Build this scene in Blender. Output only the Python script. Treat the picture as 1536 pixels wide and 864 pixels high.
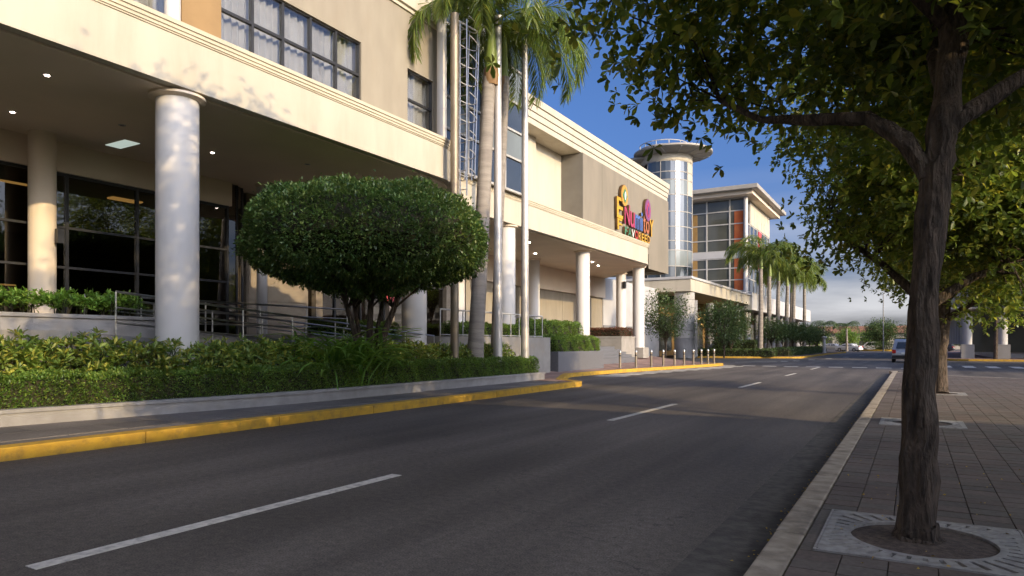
import bpy, bmesh, math, random
import numpy as np
from mathutils import Vector, Matrix

for o in list(bpy.data.objects):
    bpy.data.objects.remove(o)
S = bpy.context.scene
COL = S.collection
R = math.radians
PI = math.pi
rnd = random.Random(11)

# ------------------------------------------------------------------ camera
cam_d = bpy.data.cameras.new('camera')
cam = bpy.data.objects.new('camera', cam_d)
COL.objects.link(cam)
cam.location = (0, 0, 1.5)
cam.rotation_euler = (R(90), 0, math.atan(602 / 1024))
cam_d.sensor_width = 36
cam_d.lens = 24
cam_d.shift_y = 83 / 1536
cam_d.clip_start = 0.05
cam_d.clip_end = 4000
S.camera = cam

# ------------------------------------------------------------------ light
SUN_EL = R(17.5)
SUN_DIR = Vector((-0.945 * math.cos(SUN_EL), 0.327 * math.cos(SUN_EL), -math.sin(SUN_EL)))   # the way the light travels
w = bpy.data.worlds.new('World')
S.world = w
w.use_nodes = True
wn, wl = w.node_tree.nodes, w.node_tree.links
wn.clear()
sky = wn.new('ShaderNodeTexSky')
sky.sky_type = 'NISHITA'
sky.sun_disc = False
sky.sun_elevation = SUN_EL
sky.sun_rotation = math.atan2(-SUN_DIR.x, -SUN_DIR.y)
sky.air_density = 0.5
sky.dust_density = 7.0
sky.ozone_density = 4.2
bg = wn.new('ShaderNodeBackground')
bg.inputs['Strength'].default_value = 0.15
wo = wn.new('ShaderNodeOutputWorld')
# thin high cloud veils, stronger towards the horizon
tc = wn.new('ShaderNodeTexCoord')
sep = wn.new('ShaderNodeSeparateXYZ')
wl.new(tc.outputs['Generated'], sep.inputs[0])
mp = wn.new('ShaderNodeMapping')
mp.inputs['Scale'].default_value = (1.6, 1.6, 9.0)
wl.new(tc.outputs['Generated'], mp.inputs[0])
nz = wn.new('ShaderNodeTexNoise')
nz.inputs['Scale'].default_value = 2.3
nz.inputs['Detail'].default_value = 6
wl.new(mp.outputs[0], nz.inputs['Vector'])
rm = wn.new('ShaderNodeMapRange')
rm.inputs['From Min'].default_value = 0.36
rm.inputs['From Max'].default_value = 0.66
rm.inputs['To Min'].default_value = 0.18
wl.new(nz.outputs['Fac'], rm.inputs['Value'])
hz = wn.new('ShaderNodeMapRange')
hz.inputs['From Min'].default_value = 0.24
hz.inputs['From Max'].default_value = 0.0
hz.inputs['To Min'].default_value = 0.0
hz.inputs['To Max'].default_value = 1.0
wl.new(sep.outputs['Z'], hz.inputs['Value'])
mu = wn.new('ShaderNodeMath'); mu.operation = 'MULTIPLY'
wl.new(rm.outputs[0], mu.inputs[0]); wl.new(hz.outputs[0], mu.inputs[1])
mx = wn.new('ShaderNodeMix'); mx.data_type = 'RGBA'
wl.new(mu.outputs[0], mx.inputs['Factor'])
hsv = wn.new('ShaderNodeHueSaturation')
hsv.inputs['Saturation'].default_value = 1.12
hsv.inputs['Hue'].default_value = 0.503
wl.new(sky.outputs[0], hsv.inputs['Color'])
wl.new(hsv.outputs[0], mx.inputs['A'])
mx.inputs['B'].default_value = (2.75, 2.75, 2.85, 1)
wl.new(mx.outputs['Result'], bg.inputs['Color'])
wl.new(bg.outputs[0], wo.inputs['Surface'])

sun_d = bpy.data.lights.new('sun', 'SUN')
sun_d.energy = 2.05
sun_d.angle = R(0.53)
sun_d.color = (1.0, 0.76, 0.43)
sun = bpy.data.objects.new('sun', sun_d)
COL.objects.link(sun)
sun.location = (40, -14, 30)
sun.rotation_euler = SUN_DIR.to_track_quat('-Z', 'Y').to_euler()

S.view_settings.view_transform = 'Standard'
S.view_settings.look = 'None'
S.view_settings.exposure = 1.06
S.view_settings.gamma = 1.0
S.render.engine = 'CYCLES'
S.cycles.use_denoising = True
try:
    S.cycles.denoiser = 'OPENIMAGEDENOISE'
except Exception:
    pass
S.cycles.max_bounces = 8
S.cycles.transparent_max_bounces = 16
S.cycles.caustics_reflective = False
S.cycles.caustics_refractive = False
S.cycles.sample_clamp_indirect = 6.0


# ------------------------------------------------------------------ materials
MATS = {}


def nodes_of(name):
    m = bpy.data.materials.new(name)
    m.use_nodes = True
    nt = m.node_tree
    nt.nodes.clear()
    out = nt.nodes.new('ShaderNodeOutputMaterial')
    MATS[name] = m
    return m, nt.nodes, nt.links, out


def pm(name, c1, c2=None, scale=4.0, rough=0.7, bump=0.0, bscale=60.0, metal=0.0, spec=0.4, stain=0.0,
       stain_scale=0.7, stain_col=(0.05, 0.045, 0.04), stretch=None, bdist=0.01, lo=0.35, hi=0.65, coat=0.0):
    """general paint / stone / metal with two-tone noise, soft stains and fine relief (world position)"""
    m, n, l, out = nodes_of(name)
    b = n.new('ShaderNodeBsdfPrincipled')
    b.inputs['Roughness'].default_value = rough
    b.inputs['Metallic'].default_value = metal
    b.inputs['Specular IOR Level'].default_value = spec
    b.inputs['Coat Weight'].default_value = coat
    l.new(b.outputs[0], out.inputs['Surface'])
    geo = n.new('ShaderNodeNewGeometry')
    pos = geo.outputs['Position']
    if stretch:
        k = n.new('ShaderNodeMapping')
        k.inputs['Scale'].default_value = stretch
        l.new(pos, k.inputs[0])
        pos = k.outputs[0]
    c2 = c2 or c1
    t = n.new('ShaderNodeTexNoise')
    t.inputs['Scale'].default_value = scale
    t.inputs['Detail'].default_value = 5
    l.new(pos, t.inputs['Vector'])
    r = n.new('ShaderNodeMapRange')
    r.inputs['From Min'].default_value = lo
    r.inputs['From Max'].default_value = hi
    l.new(t.outputs['Fac'], r.inputs['Value'])
    x = n.new('ShaderNodeMix'); x.data_type = 'RGBA'
    x.inputs['A'].default_value = (*c1, 1); x.inputs['B'].default_value = (*c2, 1)
    l.new(r.outputs[0], x.inputs['Factor'])
    col = x.outputs['Result']
    if stain:
        t2 = n.new('ShaderNodeTexNoise')
        t2.inputs['Scale'].default_value = stain_scale
        t2.inputs['Detail'].default_value = 8
        t2.inputs['Roughness'].default_value = 0.65
        l.new(pos, t2.inputs['Vector'])
        r2 = n.new('ShaderNodeMapRange')
        r2.inputs['From Min'].default_value = 0.5; r2.inputs['From Max'].default_value = 0.75
        r2.inputs['To Max'].default_value = stain
        l.new(t2.outputs['Fac'], r2.inputs['Value'])
        y = n.new('ShaderNodeMix'); y.data_type = 'RGBA'
        l.new(r2.outputs[0], y.inputs['Factor'])
        l.new(col, y.inputs['A'])
        y.inputs['B'].default_value = (*stain_col, 1)
        col = y.outputs['Result']
    l.new(col, b.inputs['Base Color'])
    if bump:
        t3 = n.new('ShaderNodeTexNoise')
        t3.inputs['Scale'].default_value = bscale
        t3.inputs['Detail'].default_value = 4
        l.new(pos, t3.inputs['Vector'])
        bp = n.new('ShaderNodeBump')
        bp.inputs['Strength'].default_value = bump
        bp.inputs['Distance'].default_value = bdist
        l.new(t3.outputs['Fac'], bp.inputs['Height'])
        l.new(bp.outputs[0], b.inputs['Normal'])
    return m


def leafmat(name, c1, c2, c3, trans=0.3, rough=0.42, spec=0.45):
    """leaf: colour differs from leaf to leaf, light passes through"""
    m, n, l, out = nodes_of(name)
    geo = n.new('ShaderNodeNewGeometry')
    rp = n.new('ShaderNodeValToRGB')
    e = rp.color_ramp.elements
    e[0].position = 0.0; e[0].color = (*c1, 1)
    e[1].position = 1.0; e[1].color = (*c3, 1)
    q = rp.color_ramp.elements.new(0.6); q.color = (*c2, 1)
    l.new(geo.outputs['Random Per Island'], rp.inputs[0])
    t = n.new('ShaderNodeTexNoise'); t.inputs['Scale'].default_value = 1.1; t.inputs['Detail'].default_value = 3
    l.new(geo.outputs['Position'], t.inputs['Vector'])
    r = n.new('ShaderNodeMapRange'); r.inputs['From Min'].default_value = 0.3; r.inputs['From Max'].default_value = 0.7
    r.inputs['To Min'].default_value = 0.65; r.inputs['To Max'].default_value = 1.25
    l.new(t.outputs['Fac'], r.inputs['Value'])
    h = n.new('ShaderNodeHueSaturation')
    l.new(r.outputs[0], h.inputs['Value']); l.new(rp.outputs[0], h.inputs['Color'])
    b = n.new('ShaderNodeBsdfPrincipled')
    b.inputs['Roughness'].default_value = rough
    b.inputs['Specular IOR Level'].default_value = spec
    l.new(h.outputs[0], b.inputs['Base Color'])
    tr = n.new('ShaderNodeBsdfTranslucent')
    hh = n.new('ShaderNodeHueSaturation'); hh.inputs['Value'].default_value = 2.2; hh.inputs['Hue'].default_value = 0.475
    hh.inputs['Saturation'].default_value = 1.1
    l.new(h.outputs[0], hh.inputs['Color']); l.new(hh.outputs[0], tr.inputs['Color'])
    ms = n.new('ShaderNodeMixShader'); ms.inputs[0].default_value = trans
    l.new(b.outputs[0], ms.inputs[1]); l.new(tr.outputs[0], ms.inputs[2])
    l.new(ms.outputs[0], out.inputs['Surface'])
    return m


def glassmat(name, tint, refl_min=0.06, refl_col=(0.9, 0.95, 1.0), rough=0.02):
    """thin pane: tinted see-through, Schlick mirror"""
    m, n, l, out = nodes_of(name)
    lw = n.new('ShaderNodeLayerWeight'); lw.inputs['Blend'].default_value = 0.5
    p = n.new('ShaderNodeMath'); p.operation = 'POWER'; p.inputs[1].default_value = 4.0
    l.new(lw.outputs['Facing'], p.inputs[0])
    r = n.new('ShaderNodeMapRange'); r.inputs['To Min'].default_value = refl_min; r.inputs['To Max'].default_value = 1.0
    l.new(p.outputs[0], r.inputs['Value'])
    t = n.new('ShaderNodeBsdfTransparent'); t.inputs[0].default_value = (*tint, 1)
    g = n.new('ShaderNodeBsdfGlossy'); g.inputs['Color'].default_value = (*refl_col, 1); g.inputs['Roughness'].default_value = rough
    ms = n.new('ShaderNodeMixShader')
    l.new(r.outputs[0], ms.inputs[0]); l.new(t.outputs[0], ms.inputs[1]); l.new(g.outputs[0], ms.inputs[2])
    l.new(ms.outputs[0], out.inputs['Surface'])
    return m


def emis(name, col, st):
    m, n, l, out = nodes_of(name)
    e = n.new('ShaderNodeEmission'); e.inputs[0].default_value = (*col, 1); e.inputs[1].default_value = st
    l.new(e.outputs[0], out.inputs['Surface'])
    return m


def asphalt():
    m, n, l, out = nodes_of('asphalt')
    b = n.new('ShaderNodeBsdfPrincipled')
    b.inputs['Specular IOR Level'].default_value = 0.35
    l.new(b.outputs[0], out.inputs['Surface'])
    geo = n.new('ShaderNodeNewGeometry')
    big = n.new('ShaderNodeTexNoise'); big.inputs['Scale'].default_value = 0.35; big.inputs['Detail'].default_value = 8
    mpn = n.new('ShaderNodeMapping'); mpn.inputs['Scale'].default_value = (1.6, 0.45, 1)
    l.new(geo.outputs['Position'], mpn.inputs[0]); l.new(mpn.outputs[0], big.inputs['Vector'])
    fine = n.new('ShaderNodeTexNoise'); fine.inputs['Scale'].default_value = 75; fine.inputs['Detail'].default_value = 4
    l.new(geo.outputs['Position'], fine.inputs['Vector'])
    vor = n.new('ShaderNodeTexVoronoi'); vor.inputs['Scale'].default_value = 150
    l.new(geo.outputs['Position'], vor.inputs['Vector'])
    r1 = n.new('ShaderNodeMapRange'); r1.inputs['From Min'].default_value = 0.3; r1.inputs['From Max'].default_value = 0.7
    r1.inputs['To Min'].default_value = 0.62; r1.inputs['To Max'].default_value = 1.38
    l.new(big.outputs['Fac'], r1.inputs['Value'])
    r2 = n.new('ShaderNodeMapRange'); r2.inputs['From Min'].default_value = 0.25; r2.inputs['From Max'].default_value = 0.75
    r2.inputs['To Min'].default_value = 0.4; r2.inputs['To Max'].default_value = 1.6
    l.new(fine.outputs['Fac'], r2.inputs['Value'])
    mid = n.new('ShaderNodeTexNoise'); mid.inputs['Scale'].default_value = 14; mid.inputs['Detail'].default_value = 6; mid.inputs['Roughness'].default_value = 0.7
    l.new(geo.outputs['Position'], mid.inputs['Vector'])
    rm_ = n.new('ShaderNodeMapRange'); rm_.inputs['From Min'].default_value = 0.3; rm_.inputs['From Max'].default_value = 0.7
    rm_.inputs['To Min'].default_value = 0.68; rm_.inputs['To Max'].default_value = 1.32
    l.new(mid.outputs['Fac'], rm_.inputs['Value'])
    lane = n.new('ShaderNodeTexNoise'); lane.inputs['Scale'].default_value = 1.0; lane.inputs['Detail'].default_value = 3
    lmp = n.new('ShaderNodeMapping'); lmp.inputs['Scale'].default_value = (1.25, 0.035, 1)
    l.new(geo.outputs['Position'], lmp.inputs[0]); l.new(lmp.outputs[0], lane.inputs['Vector'])
    rl_ = n.new('ShaderNodeMapRange'); rl_.inputs['From Min'].default_value = 0.35; rl_.inputs['From Max'].default_value = 0.65
    rl_.inputs['To Min'].default_value = 0.8; rl_.inputs['To Max'].default_value = 1.2
    l.new(lane.outputs['Fac'], rl_.inputs['Value'])
    kk_ = n.new('ShaderNodeMath'); kk_.operation = 'MULTIPLY'; l.new(rm_.outputs[0], kk_.inputs[0]); l.new(rl_.outputs[0], kk_.inputs[1])
    k0 = n.new('ShaderNodeMath'); k0.operation = 'MULTIPLY'; l.new(r2.outputs[0], k0.inputs[0]); l.new(kk_.outputs[0], k0.inputs[1])
    k = n.new('ShaderNodeMath'); k.operation = 'MULTIPLY'
    l.new(r1.outputs[0], k.inputs[0]); l.new(k0.outputs[0], k.inputs[1])
    h = n.new('ShaderNodeHueSaturation'); h.inputs['Color'].default_value = (0.118, 0.101, 0.084, 1)
    l.new(k.outputs[0], h.inputs['Value'])
    # hairline cracks
    cr = n.new('ShaderNodeTexVoronoi'); cr.feature = 'DISTANCE_TO_EDGE'; cr.inputs['Scale'].default_value = 0.22
    wob = n.new('ShaderNodeTexNoise'); wob.inputs['Scale'].default_value = 1.3; wob.inputs['Detail'].default_value = 6
    l.new(geo.outputs['Position'], wob.inputs['Vector'])
    va = n.new('ShaderNodeVectorMath'); va.operation = 'SCALE'; va.inputs['Scale'].default_value = 1.6
    l.new(wob.outputs['Color'], va.inputs[0])
    vb = n.new('ShaderNodeVectorMath'); vb.operation = 'ADD'
    l.new(geo.outputs['Position'], vb.inputs[0]); l.new(va.outputs[0], vb.inputs[1]); l.new(vb.outputs[0], cr.inputs['Vector'])
    r3 = n.new('ShaderNodeMapRange'); r3.inputs['From Min'].default_value = 0.0005; r3.inputs['From Max'].default_value = 0.0022
    r3.inputs['To Min'].default_value = 0.45; r3.inputs['To Max'].default_value = 0.0
    l.new(cr.outputs['Distance'], r3.inputs['Value'])
    # faded tyre wear along the lanes
    sp = n.new('ShaderNodeSeparateXYZ'); l.new(geo.outputs['Position'], sp.inputs[0])
    x = n.new('ShaderNodeMix'); x.data_type = 'RGBA'
    l.new(r3.outputs[0], x.inputs['Factor']); l.new(h.outputs[0], x.inputs['A']); x.inputs['B'].default_value = (0.015, 0.014, 0.014, 1)
    l.new(x.outputs['Result'], b.inputs['Base Color'])
    rr = n.new('ShaderNodeMapRange'); rr.inputs['To Min'].default_value = 0.62; rr.inputs['To Max'].default_value = 0.85
    l.new(big.outputs['Fac'], rr.inputs['Value']); l.new(rr.outputs[0], b.inputs['Roughness'])
    bp = n.new('ShaderNodeBump'); bp.inputs['Strength'].default_value = 0.6; bp.inputs['Distance'].default_value = 0.006
    l.new(vor.outputs['Distance'], bp.inputs['Height']); l.new(bp.outputs[0], b.inputs['Normal'])
    return m


def paver_mat(name, cols, sx, sy, rough=0.75, ox=0.0):
    """each block its own tone: white noise on the block grid"""
    m, n, l, out = nodes_of(name)
    b = n.new('ShaderNodeBsdfPrincipled'); b.inputs['Roughness'].default_value = rough
    b.inputs['Specular IOR Level'].default_value = 0.3
    l.new(b.outputs[0], out.inputs['Surface'])
    geo = n.new('ShaderNodeNewGeometry')
    d = n.new('ShaderNodeVectorMath'); d.operation = 'DIVIDE'; d.inputs[1].default_value = (sx, sy, 10)
    sh = n.new('ShaderNodeVectorMath'); sh.operation = 'ADD'; sh.inputs[1].default_value = (-ox, 0, 0)
    l.new(geo.outputs['Position'], sh.inputs[0]); l.new(sh.outputs[0], d.inputs[0])
    f = n.new('ShaderNodeVectorMath'); f.operation = 'FLOOR'; l.new(d.outputs[0], f.inputs[0])
    wn_ = n.new('ShaderNodeTexWhiteNoise'); wn_.noise_dimensions = '3D'; l.new(f.outputs[0], wn_.inputs['Vector'])
    rp = n.new('ShaderNodeValToRGB')
    e = rp.color_ramp.elements
    e[0].color = (*cols[0], 1); e[1].color = (*cols[-1], 1)
    for i, c in enumerate(cols[1:-1]):
        q = e.new((i + 1) / (len(cols) - 1)); q.color = (*c, 1)
    l.new(wn_.outputs['Value'], rp.inputs[0])
    t = n.new('ShaderNodeTexNoise'); t.inputs['Scale'].default_value = 30; t.inputs['Detail'].default_value = 6
    l.new(geo.outputs['Position'], t.inputs['Vector'])
    t2 = n.new('ShaderNodeTexNoise'); t2.inputs['Scale'].default_value = 0.8; t2.inputs['Detail'].default_value = 5
    l.new(geo.outputs['Position'], t2.inputs['Vector'])
    a = n.new('ShaderNodeMath'); a.operation = 'ADD'; l.new(t.outputs['Fac'], a.inputs[0]); l.new(t2.outputs['Fac'], a.inputs[1])
    r = n.new('ShaderNodeMapRange'); r.inputs['From Min'].default_value = 0.6; r.inputs['From Max'].default_value = 1.4
    r.inputs['To Min'].default_value = 0.6; r.inputs['To Max'].default_value = 1.4
    l.new(a.outputs[0], r.inputs['Value'])
    h = n.new('ShaderNodeHueSaturation'); l.new(r.outputs[0], h.inputs['Value']); l.new(rp.outputs[0], h.inputs['Color'])
    l.new(h.outputs[0], b.inputs['Base Color'])
    bp = n.new('ShaderNodeBump'); bp.inputs['Strength'].default_value = 0.35; bp.inputs['Distance'].default_value = 0.004
    l.new(t.outputs['Fac'], bp.inputs['Height']); l.new(bp.outputs[0], b.inputs['Normal'])
    return m


asphalt()
pm('earth', (0.09, 0.075, 0.05), (0.06, 0.07, 0.03), 0.3, 0.95, 0.4, 6)
pm('gutter', (0.134, 0.120, 0.102), (0.079, 0.071, 0.061), 9, 0.9, 0.8, 45, stain=0.7, stain_scale=1.6, stain_col=(0.03, 0.027, 0.024))
pm('kerb_concrete', (0.457, 0.384, 0.294), (0.304, 0.254, 0.189), 6, 0.9, 0.6, 70, stain=0.75, stain_scale=3.2, stain_col=(0.09, 0.075, 0.06))
pm('kerb_yellow', (0.56, 0.335, 0.035), (0.46, 0.27, 0.035), 5, 0.75, 0.4, 60, stain=0.8, stain_scale=6, stain_col=(0.17, 0.12, 0.06))
pm('road_paint', (0.74, 0.69, 0.60), (0.56, 0.52, 0.45), 14, 0.8, 0.5, 120, stain=0.75, stain_scale=9, stain_col=(0.13, 0.115, 0.10))
pm('joint', (0.035, 0.032, 0.03), (0.02, 0.02, 0.018), 8, 0.95)
paver_mat('paver', [(0.125, 0.098, 0.080), (0.15, 0.115, 0.094), (0.118, 0.103, 0.085), (0.16, 0.125, 0.103), (0.135, 0.118, 0.098)], 0.26, 0.21, ox=-0.652)
paver_mat('plaza_tile', [(0.25, 0.155, 0.125), (0.30, 0.20, 0.165), (0.22, 0.15, 0.13)], 0.6, 0.6)
paver_mat('slab', [(0.15, 0.135, 0.125), (0.19, 0.17, 0.155), (0.12, 0.11, 0.105)], 0.9, 0.9)
pm('soil', (0.150, 0.112, 0.087), (0.075, 0.057, 0.045), 22, 0.95, 0.8, 80, bdist=0.02)
pm('cast_iron', (0.4, 0.375, 0.34), (0.27, 0.25, 0.225), 18, 0.6, 0.3, 90, metal=0.0, stain=0.5, stain_scale=6, stain_col=(0.07, 0.05, 0.035))
pm('planter_concrete', (0.335, 0.32, 0.31), (0.275, 0.262, 0.25), 3, 0.8, 0.25, 60, stain=0.5, stain_scale=1.1, stain_col=(0.12, 0.115, 0.11))
pm('pale_concrete', (0.34, 0.315, 0.28), (0.28, 0.26, 0.23), 2, 0.85, 0.25, 50, stain=0.5, stain_scale=0.9, stain_col=(0.22, 0.19, 0.16))
pm('granite', (0.155, 0.155, 0.165), (0.12, 0.12, 0.128), 25, 0.55, 0.15, 90)
pm('cream_paint', (0.52, 0.47, 0.375), (0.475, 0.425, 0.335), 0.7, 0.75, 0.12, 40, stain=0.4, stain_scale=0.9, stain_col=(0.33, 0.275, 0.20), stretch=(1.5, 1.5, 0.28))
pm('cornice_paint', (0.54, 0.47, 0.35), (0.49, 0.43, 0.32), 1.0, 0.7, 0.1, 40, stain=0.3, stain_scale=1.2, stain_col=(0.35, 0.3, 0.22))
pm('soffit_paint', (0.788, 0.660, 0.511), (0.725, 0.608, 0.469), 0.6, 0.85, 0.08, 30)
pm('column_paint', (0.62, 0.59, 0.56), (0.58, 0.55, 0.52), 1.5, 0.6, 0.08, 30, stain=0.22, stain_scale=0.9, stain_col=(0.40, 0.36, 0.32), stretch=(1, 1, 0.25))
pm('beige_wall', (0.3, 0.262, 0.2), (0.26, 0.225, 0.172), 1.2, 0.9, 0.35, 55, stain=0.4, stain_scale=0.8, stain_col=(0.27, 0.21, 0.145), stretch=(1, 1.4, 0.5))
pm('mall_wall', (0.235, 0.205, 0.16), (0.205, 0.18, 0.14), 1.0, 0.9, 0.25, 40, stain=0.3, stain_scale=0.7, stain_col=(0.33, 0.265, 0.19), stretch=(1, 1.2, 0.4))
pm('mall_wall_shade', (0.17, 0.155, 0.13), (0.15, 0.135, 0.112), 1.4, 0.9, 0.25, 40, stain=0.3, stain_scale=0.8, stain_col=(0.2, 0.17, 0.13))  # darker copy of the mall wall, shade of the end face put into the colour
pm('brown_cladding', (0.30, 0.19, 0.085), (0.26, 0.165, 0.075), 2.0, 0.7, 0.1, 30)
pm('white_wall', (0.48, 0.47, 0.465), (0.43, 0.42, 0.415), 0.8, 0.8, 0.1, 30, stain=0.25, stain_scale=0.6, stain_col=(0.35, 0.33, 0.32))
pm('grey_wall', (0.24, 0.235, 0.235), (0.20, 0.195, 0.195), 1.0, 0.8, 0.15, 30)
pm('stone_wall', (0.3, 0.25, 0.19), (0.25, 0.205, 0.155), 2.5, 0.8, 0.3, 40, stretch=(1, 1, 2.5))
pm('stone_drum', (0.42, 0.40, 0.37), (0.36, 0.345, 0.32), 3, 0.8, 0.2, 40, stain=0.3, stain_scale=1)
pm('dark_frame', (0.022, 0.022, 0.024), (0.03, 0.03, 0.032), 5, 0.45, spec=0.5)
pm('white_frame', (0.46, 0.44, 0.41), (0.4, 0.385, 0.36), 5, 0.5)
pm('steel', (0.55, 0.54, 0.52), (0.46, 0.45, 0.44), 12, 0.28, metal=0.95)
pm('pole_metal', (0.60, 0.57, 0.53), (0.50, 0.47, 0.44), 3, 0.42, metal=0.35, stretch=(1, 1, 0.1))
pm('aged_post', (0.20, 0.165, 0.12), (0.27, 0.22, 0.16), 5, 0.5, 0.2, 40, metal=0.5, stretch=(1, 1, 0.2))
pm('roof_edge', (0.38, 0.35, 0.31), (0.33, 0.31, 0.275), 2, 0.6)
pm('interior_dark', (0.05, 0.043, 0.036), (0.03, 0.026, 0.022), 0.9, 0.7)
pm('interior_floor', (0.12, 0.10, 0.08), (0.08, 0.07, 0.055), 1.3, 0.25)
pm('curtain_cloth', (0.52, 0.47, 0.40), (0.45, 0.41, 0.35), 3, 0.9)
pm('red_banner', (0.5, 0.1, 0.025), (0.56, 0.15, 0.04), 1.3, 0.7)
pm('pink_banner', (0.60, 0.10, 0.12), (0.55, 0.08, 0.10), 3, 0.7)
pm('ochre_panel', (0.32, 0.19, 0.06), (0.26, 0.15, 0.05), 1.5, 0.7)
pm('sign_yellow', (0.58, 0.33, 0.025), (0.50, 0.27, 0.02), 6, 0.4)
pm('sign_pink', (0.40, 0.05, 0.11), (0.34, 0.04, 0.09), 6, 0.4)
pm('sign_blue', (0.09, 0.17, 0.42), (0.07, 0.13, 0.36), 6, 0.4)
pm('sign_orange', (0.46, 0.16, 0.07), (0.40, 0.13, 0.06), 6, 0.4)
pm('sign_green', (0.06, 0.22, 0.11), (0.05, 0.16, 0.09), 6, 0.4)
pm('sign_purple', (0.26, 0.08, 0.20), (0.2, 0.06, 0.17), 6, 0.4)
pm('sign_gold', (0.55, 0.30, 0.05), (0.47, 0.24, 0.04), 6, 0.4)
pm('sign_navy', (0.07, 0.06, 0.17), None, 6, 0.4)
pm('sign_white', (0.75, 0.72, 0.66), None, 6, 0.4)
pm('sign_red', (0.45, 0.04, 0.04), None, 6, 0.4)
pm('sign_side', (0.10, 0.055, 0.02), None, 6, 0.5)
pm('bark', (0.125, 0.09, 0.064), (0.034, 0.025, 0.018), 22, 0.95, 1.0, 40, stretch=(1, 1, 0.25), bdist=0.06, stain=0.5, stain_scale=7, stain_col=(0.21, 0.17, 0.13))
pm('palm_trunk', (0.30, 0.265, 0.225), (0.22, 0.19, 0.165), 3.0, 0.9, 0.7, 16, stretch=(0.4, 0.4, 2.2), bdist=0.02, stain=0.4, stain_scale=2, stain_col=(0.14, 0.11, 0.085))
pm('palm_husk', (0.27, 0.165, 0.08), (0.18, 0.105, 0.05), 7, 0.9, 0.6, 40, stretch=(1, 1, 0.2))
pm('crownshaft', (0.16, 0.22, 0.045), (0.20, 0.24, 0.06), 4, 0.45, stretch=(1, 1, 0.2))
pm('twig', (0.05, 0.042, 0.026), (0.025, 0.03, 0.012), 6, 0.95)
leafmat('tree_leaf', (0.08, 0.125, 0.026), (0.13, 0.20, 0.038), (0.30, 0.31, 0.06), 0.45)
leafmat('topiary_leaf', (0.055, 0.11, 0.03), (0.10, 0.185, 0.045), (0.24, 0.30, 0.09), 0.25, 0.38, 0.5)
leafmat('hedge_leaf', (0.075, 0.145, 0.03), (0.13, 0.235, 0.045), (0.26, 0.33, 0.06), 0.28)
leafmat('shrub_leaf', (0.09, 0.16, 0.035), (0.18, 0.26, 0.05), (0.40, 0.38, 0.07), 0.25)
leafmat('bright_leaf', (0.090, 0.195, 0.030), (0.135, 0.270, 0.042), (0.240, 0.345, 0.060), 0.28)
leafmat('strap_leaf', (0.11, 0.23, 0.045), (0.18, 0.33, 0.065), (0.30, 0.42, 0.09), 0.35, 0.35, 0.5)
leafmat('palm_leaf', (0.065, 0.111, 0.019), (0.117, 0.169, 0.029), (0.221, 0.247, 0.046), 0.32)
leafmat('far_leaf', (0.045, 0.083, 0.027), (0.075, 0.120, 0.038), (0.120, 0.165, 0.053), 0.25)
leafmat('red_leaf', (0.05, 0.06, 0.02), (0.13, 0.05, 0.03), (0.20, 0.07, 0.045), 0.25)
pm('petal', (0.65, 0.42, 0.06), (0.45, 0.28, 0.05), 40, 0.8)
glassmat('clear_glass', (0.86, 0.88, 0.9), 0.10)
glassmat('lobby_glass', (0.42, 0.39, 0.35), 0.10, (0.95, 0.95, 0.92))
pm('curtain_wall_glass', (0.035, 0.045, 0.055), (0.05, 0.06, 0.07), 0.6, 0.04, spec=1.0, coat=0.6)
pm('grey_glass', (0.06, 0.062, 0.05), (0.085, 0.085, 0.068), 0.5, 0.07, spec=0.8)
pm('pale_spandrel', (0.20, 0.225, 0.22), (0.17, 0.19, 0.19), 0.8, 0.12, spec=0.7)
emis('downlight', (1.0, 0.86, 0.76), 18.0)
emis('interior_light', (1.0, 0.62, 0.2), 0.7)
emis('skylight_panel', (0.85, 1.0, 0.9), 0.25)
pm('silver_car', (0.42, 0.43, 0.45), (0.40, 0.41, 0.43), 5, 0.3, metal=0.5, coat=0.5)
pm('white_car', (0.72, 0.72, 0.72), (0.70, 0.70, 0.70), 5, 0.3, coat=0.5)
pm('dark_car', (0.02, 0.025, 0.04), (0.025, 0.03, 0.045), 5, 0.3, coat=0.5)
pm('tyre', (0.02, 0.02, 0.02), (0.03, 0.03, 0.03), 12, 0.85)
pm('car_glass', (0.02, 0.024, 0.028), None, 5, 0.05, spec=1.0)
pm('tail_light', (0.40, 0.015, 0.01), None, 5, 0.2)
pm('plate_white', (0.7, 0.7, 0.66), None, 5, 0.4)
pm('lamp_post_grey', (0.25, 0.25, 0.25), (0.2, 0.2, 0.2), 5, 0.5, metal=0.3)
pm('red_shop', (0.22, 0.03, 0.03), (0.15, 0.03, 0.025), 1.5, 0.5)
pm('roof_tile', (0.30, 0.14, 0.08), (0.24, 0.11, 0.07), 3, 0.9)


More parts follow.
